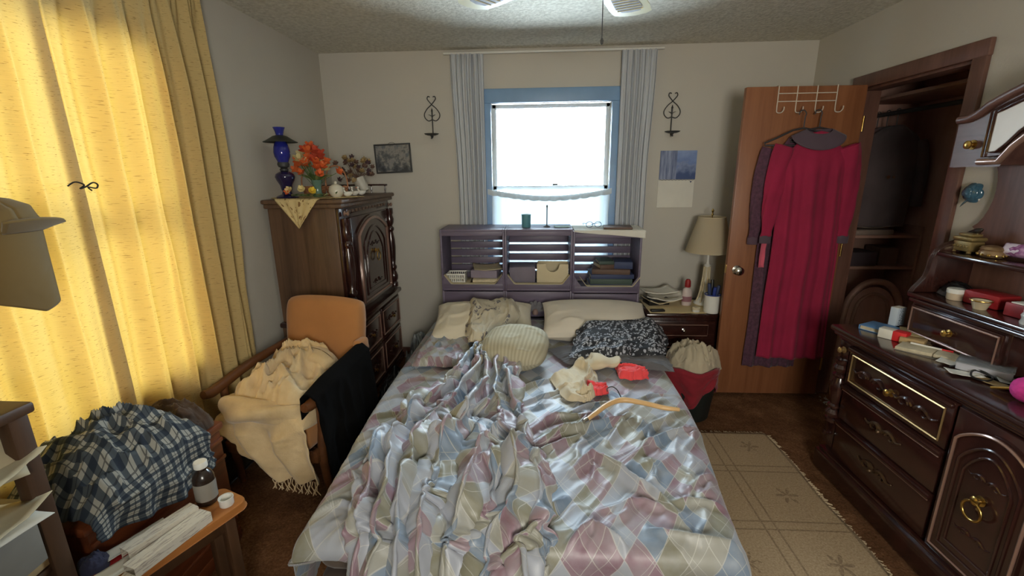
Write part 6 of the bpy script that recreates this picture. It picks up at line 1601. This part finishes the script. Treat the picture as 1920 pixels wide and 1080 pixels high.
# ------------------------------------------------------------------ things on the hutch
H1, H2 = DZ+0.2075, DZ+0.3965
heap('black_purse', (1.855, 2.02, H1), 0.055, 0.09, 0.06, simple('black_leather', (26, 25, 26), 0.35, var=0.1), None, 171, 0.3, 2.2, 40)
tag(bpy.data.objects['black_purse'], 'slouchy black purse at the end of the hutch shelf', 'purse')
jr = thing('white_jar', 'white lidded jar beside the black purse on the hutch', 'jar', (1.79, 1.955, H1))
lathe('jar_body', [(0, 0), (0.026, 0), (0.029, 0.004), (0.029, 0.032), (0, 0.032)], simple('cream_jar_plastic', (206, 186, 160), 0.4), jr); lathe('jar_lid', [(0.031, 0.030), (0.031, 0.046), (0.028, 0.049), (0, 0.049)], M_WHITE, jr)
tbox('red_box', (1.85, 1.865, H1), (0.10, 0.13, 0.055), M_RED, 'dark red gift box behind the cream bowl', 'box', math.radians(8), 0.006)
b2 = thing('red_lidded_box', 'dark red box with a pale card lid along the hutch shelf', 'box', (1.84, 1.68, H1), math.radians(5)); box('box_body', (0, 0, 0.026), (0.10, 0.14, 0.052), M_RED, b2, 0.005); box('box_lid', (-0.02, 0.02, 0.055), (0.06, 0.06, 0.005), M_PAPER, b2, 0.001)
cbo = thing('cream_bowl', 'small cream glass bowl at the front of the hutch shelf', 'bowl', (1.765, 1.815, H1)); lathe('bowl_wall', [(0, 0), (0.020, 0), (0.030, 0.03), (0.034, 0.036), (0.031, 0.036), (0.026, 0.028), (0.017, 0.006), (0, 0.006)], simple('cream_glass', (196, 180, 150), 0.2), cbo); lathe('bowl_band', [(0.0335, 0.033), (0.0355, 0.035), (0.0345, 0.0385), (0.031, 0.037)], M_BRASS, cbo)
gj = thing('glass_jar', 'ribbed glass jar at the near end of the hutch shelf', 'jar', (1.765, 1.62, H1)); lathe('jar_body', [(0, 0), (0.03, 0), (0.032, 0.006), (0.028, 0.02), (0.032, 0.032), (0.026, 0.045), (0, 0.046)], simple('milky_glass', (186, 184, 180), 0.12, var=0.1), gj); lathe('jar_lid', [(0.027, 0.046), (0.027, 0.056), (0.010, 0.064), (0, 0.066)], M_WHITE, gj)
gb = thing('gilt_trinket_box', 'ornate gilt trinket box topped by a small dark bird on the upper shelf', 'trinket box', (1.875, 2.045, H2))
M_GILT = simple('antique_gilt', (150, 128, 82), 0.35, 0.5, 0.2, 25)
box('casket', (0, 0, 0.030), (0.06, 0.085, 0.045), M_GILT, gb, 0.006); box('casket_lid', (0, 0, 0.062), (0.068, 0.094, 0.018), M_GILT, gb, 0.007); box('lid_dome', (0, 0, 0.078), (0.045, 0.07, 0.014), M_GILT, gb, 0.006)
for sx in (-1, 1):
    for sy in (-1, 1): lathe('foot', [(0, 0), (0.008, 0.001), (0.009, 0.006), (0.006, 0.010), (0, 0.010)], M_GILT, gb, (sx*0.024, sy*0.036, 0), 10)
for k in range(5): lathe('rosette', [(0.0, 0), (0.006, 0.001), (0.004, 0.005), (0, 0.006)], M_GILT, gb, (-0.03, -0.03+0.015*k, 0.03), 8, (0, -PI/2, 0))
bm = bmesh.new(); bmesh.ops.create_uvsphere(bm, u_segments=14, v_segments=9, radius=1)
for v in bm.verts: v.co = Vector((v.co.x*0.010, v.co.y*0.020, v.co.z*0.012+(0.008*max(0, -v.co.y)**1.5)))
mesh_obj('bird', from_bm(bm, 'bird'), simple('dark_bronze', (52, 44, 38), 0.4, 0.4), gb, (0, -0.028, 0.098)); tube('bird_perch', [(0, -0.028, 0.082), (0, -0.028, 0.092)], 0.003, M_GILT, gb, 6)
br = thing('brass_casket', 'low round brass casket on the upper hutch shelf', 'trinket box', (1.865, 1.925, H2))
lathe('casket', [(0, 0), (0.030, 0.002), (0.038, 0.012), (0.036, 0.024), (0.032, 0.030), (0.036, 0.034), (0.030, 0.044), (0.012, 0.050), (0, 0.051)], simple('dull_brass', (150, 122, 88), 0.35, 0.5, 0.25, 30), br, (0, 0, 0), 24, sy=1.25)
for a in np.linspace(0, 2*PI, 13)[:-1]: lathe('bead', [(0, 0), (0.006, 0.001), (0.005, 0.006), (0, 0.008)], M_BRASS, br, (0.036*math.cos(a), 0.045*math.sin(a), 0.012), 8, (0, PI/2, a))
t = NT('purple_white_wrap'); ob = t.coord(); n = t.noise(ob, 22, 2); t.set(Base_Color=t.ramp(n, [(0.44, lin((214, 200, 214))), (0.47, lin((120, 44, 110))), (0.58, lin((196, 150, 186)))]), Roughness=0.35); M_WRAP = t.m
tag(pillow('soap_packet', 0.14, 0.055, 0.05, M_WRAP, None, (1.90, 1.845, H2+0.038), (math.radians(60), 0, math.radians(-82)), 3, 0.004, 4.0, 20), 'purple and white wrapped packet leaning on the upper hutch shelf', 'packet')
# blue rose night light on the wall
rs = thing('rose_night_light', 'blue glass rose night light on the wall by the closet casing', 'night light', (XR, 2.165, 1.445))
M_ROSE = simple('teal_blue_glass', (62, 98, 118), 0.12, var=0.2, vs=20, coat=0.5)
box('plug', (-0.014, 0, -0.01), (0.026, 0.035, 0.05), M_WHITE, rs, 0.006)
for ring, (n, r, op) in enumerate(((3, 0.012, 0.2), (5, 0.024, 0.6), (6, 0.034, 1.0))):
    for k in range(n):
        a = 2*PI*k/n+ring*0.6
        o = pillow('petal', 0.036+0.006*ring, 0.036+0.006*ring, 0.014, M_ROSE, rs, (-0.050+0.009*ring, r*0.8*math.cos(a), r*0.8*math.sin(a)), (0, 0, 0), k, 0.001, 2.6, 10, 0.9)
        o.rotation_euler = Vector((-1.0, 0.75*op*math.cos(a), 0.75*op*math.sin(a))).to_track_quat('Z', 'Y').to_euler()
leaf('glass_leaf', (-0.035, 0.0, -0.03), (-0.3, 0.5, -0.5), 0.035, 0.014, M_ROSE, rs)

# ------------------------------------------------------------------ inside the closet
M_CLSH = wood('closet_shelf_wood', (140, 106, 92), (176, 138, 120), (0.15, 1, 1), 0.55, 14, 0.04)
cu = thing('closet_shelves', 'brown shelf unit at the end of the closet', 'shelves', (2.40, 3.42, 0))
for sx in (-1, 1): box('upright', (sx*0.29, 0, 0.58), (0.02, 0.26, 1.16), M_CLSH, cu, 0.003)
for z in (1.09, 0.865, 0.06): box('shelf_board', (0, 0, z), (0.56, 0.26, 0.022), M_CLSH, cu, 0.003)
box('unit_back', (0, 0.125, 0.58), (0.56, 0.010, 1.14), M_CLSH, cu, 0.002)
def cbx(nm, c, s, mat, label, cat, rz=0.0): return tag(box(nm, (c[0], c[1], c[2]+s[2]/2), s, mat, None, 0.004, (0, 0, rz)), label, cat)
cbx('paper_bundle', (2.36, 3.40, 1.1015), (0.30, 0.20, 0.035), simple('faded_paper', (128, 112, 100), 0.8), 'faded paper bundle on the upper closet shelf', 'papers', 0.1)
tag(sheet_paper('loose_paper', (2.35, 3.39, 1.145), (0.26, 0.18, 0), simple('dusty_paper', (150, 134, 120), 0.8), None, -0.15, None, 0.03, 0.0015, 4), 'dusty loose sheet on the faded paper bundle', 'paper')
cbx('dark_shoe_box', (2.30, 3.40, 0.8765), (0.26, 0.20, 0.10), simple('dark_mauve_card', (62, 50, 54), 0.7), 'dark shoe box on the lower closet shelf', 'box')
cbx('small_card_box', (2.52, 3.40, 0.8765), (0.12, 0.18, 0.13), simple('brown_card', (96, 72, 60), 0.8), 'small brown card box beside the dark shoe box', 'box', -0.1)
cc2 = thing('bentwood_chair_back', 'arched brown wooden chair back stored low in the closet', 'chair', (2.40, 3.22, 0))
tube('outer_hoop', [(-0.19, 0, 0.02), (-0.19, 0, 0.30), (-0.19, 0, 0.52), (-0.165, 0, 0.66), (-0.09, 0, 0.755), (0, 0, 0.78), (0.09, 0, 0.755), (0.165, 0, 0.66), (0.19, 0, 0.52), (0.19, 0, 0.30), (0.19, 0, 0.02)], 0.022, M_CLSH, cc2, 10, smooth_n=60)
tube('inner_hoop', [(-0.12, 0, 0.40), (-0.12, 0, 0.52), (-0.09, 0, 0.64), (0, 0, 0.69), (0.09, 0, 0.64), (0.12, 0, 0.52), (0.12, 0, 0.40)], 0.012, M_CLSH, cc2, 8, smooth_n=40)
prism('cane_panel', [(-0.17, 0.38), (0.17, 0.38), (0.17, 0.54)]+arc_pts(0, 0.54, 0.165, 0, 180, 14, 0.20)+[(-0.17, 0.54)], 0.012, M_CLOSET, cc2, 'y', (0, 0.012, 0))
box('seat_rail', (0, 0, 0.40), (0.36, 0.03, 0.05), M_CLSH, cc2, 0.005); box('seat', (0, -0.15, 0.42), (0.36, 0.28, 0.03), M_CLSH, cc2, 0.01)
for sx in (-1, 1): box('leg', (sx*0.16, -0.27, 0.203), (0.03, 0.03, 0.405), M_CLSH, cc2, 0.004)
tag(tube('closet_rod', [(2.40, 2.05, 1.92), (2.40, 3.57, 1.92)], 0.014, M_IRON, None, 10), 'dark metal hanging rod across the closet', 'rod')
cbx('closet_top_shelf', (2.50, 2.81, 2.00), (0.40, 1.50, 0.022), M_CLSH, 'brown board shelf above the closet rod', 'shelf')
M_DKC = [fabric('charcoal_coat', (96, 80, 78), 0.2), fabric('dark_plum_coat', (100, 78, 78), 0.2), fabric('black_coat', (76, 64, 64), 0.2)]
for k, (y, lbl) in enumerate(((3.50, 'dark coat hanging deepest in the closet'), (3.41, 'dark plum coat hanging second in the closet'), (3.32, 'black coat hanging nearest the closet opening'))):
    g = thing('hanging_coat', lbl, 'coat', (2.40, y, 0), 0, 'dark coats in the closet')
    def cbd(U, V, k=k):
        a = U*2*PI; w = np.interp(V, [0, 0.06, 0.15, 1.0], [0.06, 0.15, 0.20, 0.19-0.01*k]); z = 1.84-(0.64+0.02*k)*V-0.05*np.abs(np.cos(a))*np.interp(V, [0, 0.15, 0.3], [0.2, 1, 0])
        return w*np.cos(a), 0.030*np.sin(a)*(1+0.25*np.sin(a*6+k)), z
    cloth('coat_body', 70, 40, cbd, M_DKC[k], g, thick=0.002)
    for sg in (-1, 1):
        tube('sleeve', [(sg*0.18, 0, 1.74), (sg*0.215, 0, 1.55), (sg*0.225, 0, 1.30)], [0.035, 0.042, 0.034], M_DKC[k], g, 10, smooth_n=12)
    tube('hook', [(0, 0, 1.83), (0, 0, 1.90), (0.012, 0, 1.93), (0.0, 0, 1.944), (-0.014, 0, 1.935)], 0.003, M_IRON, g, 6, smooth_n=14)
lathe('clasp', [(0, 0), (0.014, 0.001), (0.012, 0.006), (0, 0.008)], M_CHROME, g, (-0.02, -0.040, 1.50), 12, (PI/2, 0, 0)); lathe('clasp', [(0, 0), (0.010, 0.001), (0.009, 0.006), (0, 0.008)], M_CHROME, g, (0.015, -0.040, 1.50), 12, (PI/2, 0, 0))

# ------------------------------------------------------------------ ceiling fan
M_BLADE = simple('cream_fan_blade', (222, 216, 176), 0.4, var=0.05)
M_CANE = simple('grey_cane_insert', (134, 134, 140), 0.6, var=0.25, vs=40)
fn_ = thing('ceiling_fan', 'ceiling fan with cream-edged cane blades above the bed', 'fan', (0.158, 1.485, 0))
lathe('canopy', [(0, 2.44), (0.07, 2.44), (0.07, 2.42), (0.04, 2.38), (0.015, 2.37), (0.015, 2.30)], M_BRASS, fn_)
lathe('motor', [(0.012, 2.31), (0.06, 2.305), (0.10, 2.28), (0.11, 2.23), (0.10, 2.18), (0.06, 2.155), (0.0, 2.15)], M_BRASS, fn_, seg=32)
bo = [(0.17, -0.055), (0.30, -0.066), (0.47, -0.074), (0.53, -0.070), (0.553, -0.045), (0.560, 0.0), (0.553, 0.045), (0.53, 0.070), (0.47, 0.074), (0.30, 0.066), (0.17, 0.055)]
ci = [(0.24, -0.036), (0.46, -0.050), (0.505, -0.036), (0.515, 0.0), (0.505, 0.036), (0.46, 0.050), (0.24, 0.036)]
aL = math.atan2(1.85-1.49, -0.25-0.168)
for k in range(5):
    a = aL-k*2*PI/5
    b_ = prism('blade', bo, 0.008, M_BLADE, fn_, 'z', (0, 0, 2.155), (math.radians(9), 0, a) if False else (0, 0, a), bev=0.002)
    prism('cane_insert', ci, 0.010, M_CANE, b_, 'z', (0, 0, 0))
    lines = [[(0.25+0.026*j, -0.036-0.012*min(1, j/9), -0.0055), (0.25+0.026*j, 0.036+0.012*min(1, j/9), -0.0055)] for j in range(10)]
    for ln__ in lines: tube('cane_strand', ln__, 0.0016, M_BLADE, b_, 4)
    box('blade_iron', (0.135, 0, 0.012), (0.12, 0.035, 0.006), M_BRASS, b_, 0.002)
tube('pull_chain', [(0.035, 0.065, 2.17), (0.036, 0.066, 2.05), (0.037, 0.068, 1.955)], 0.0016, M_IRON, fn_, 5)
lathe('chain_bob', [(0, 0), (0.004, 0.003), (0.005, 0.012), (0.002, 0.02), (0, 0.021)], M_IRON, fn_, (0.037, 0.068, 1.937), 8)
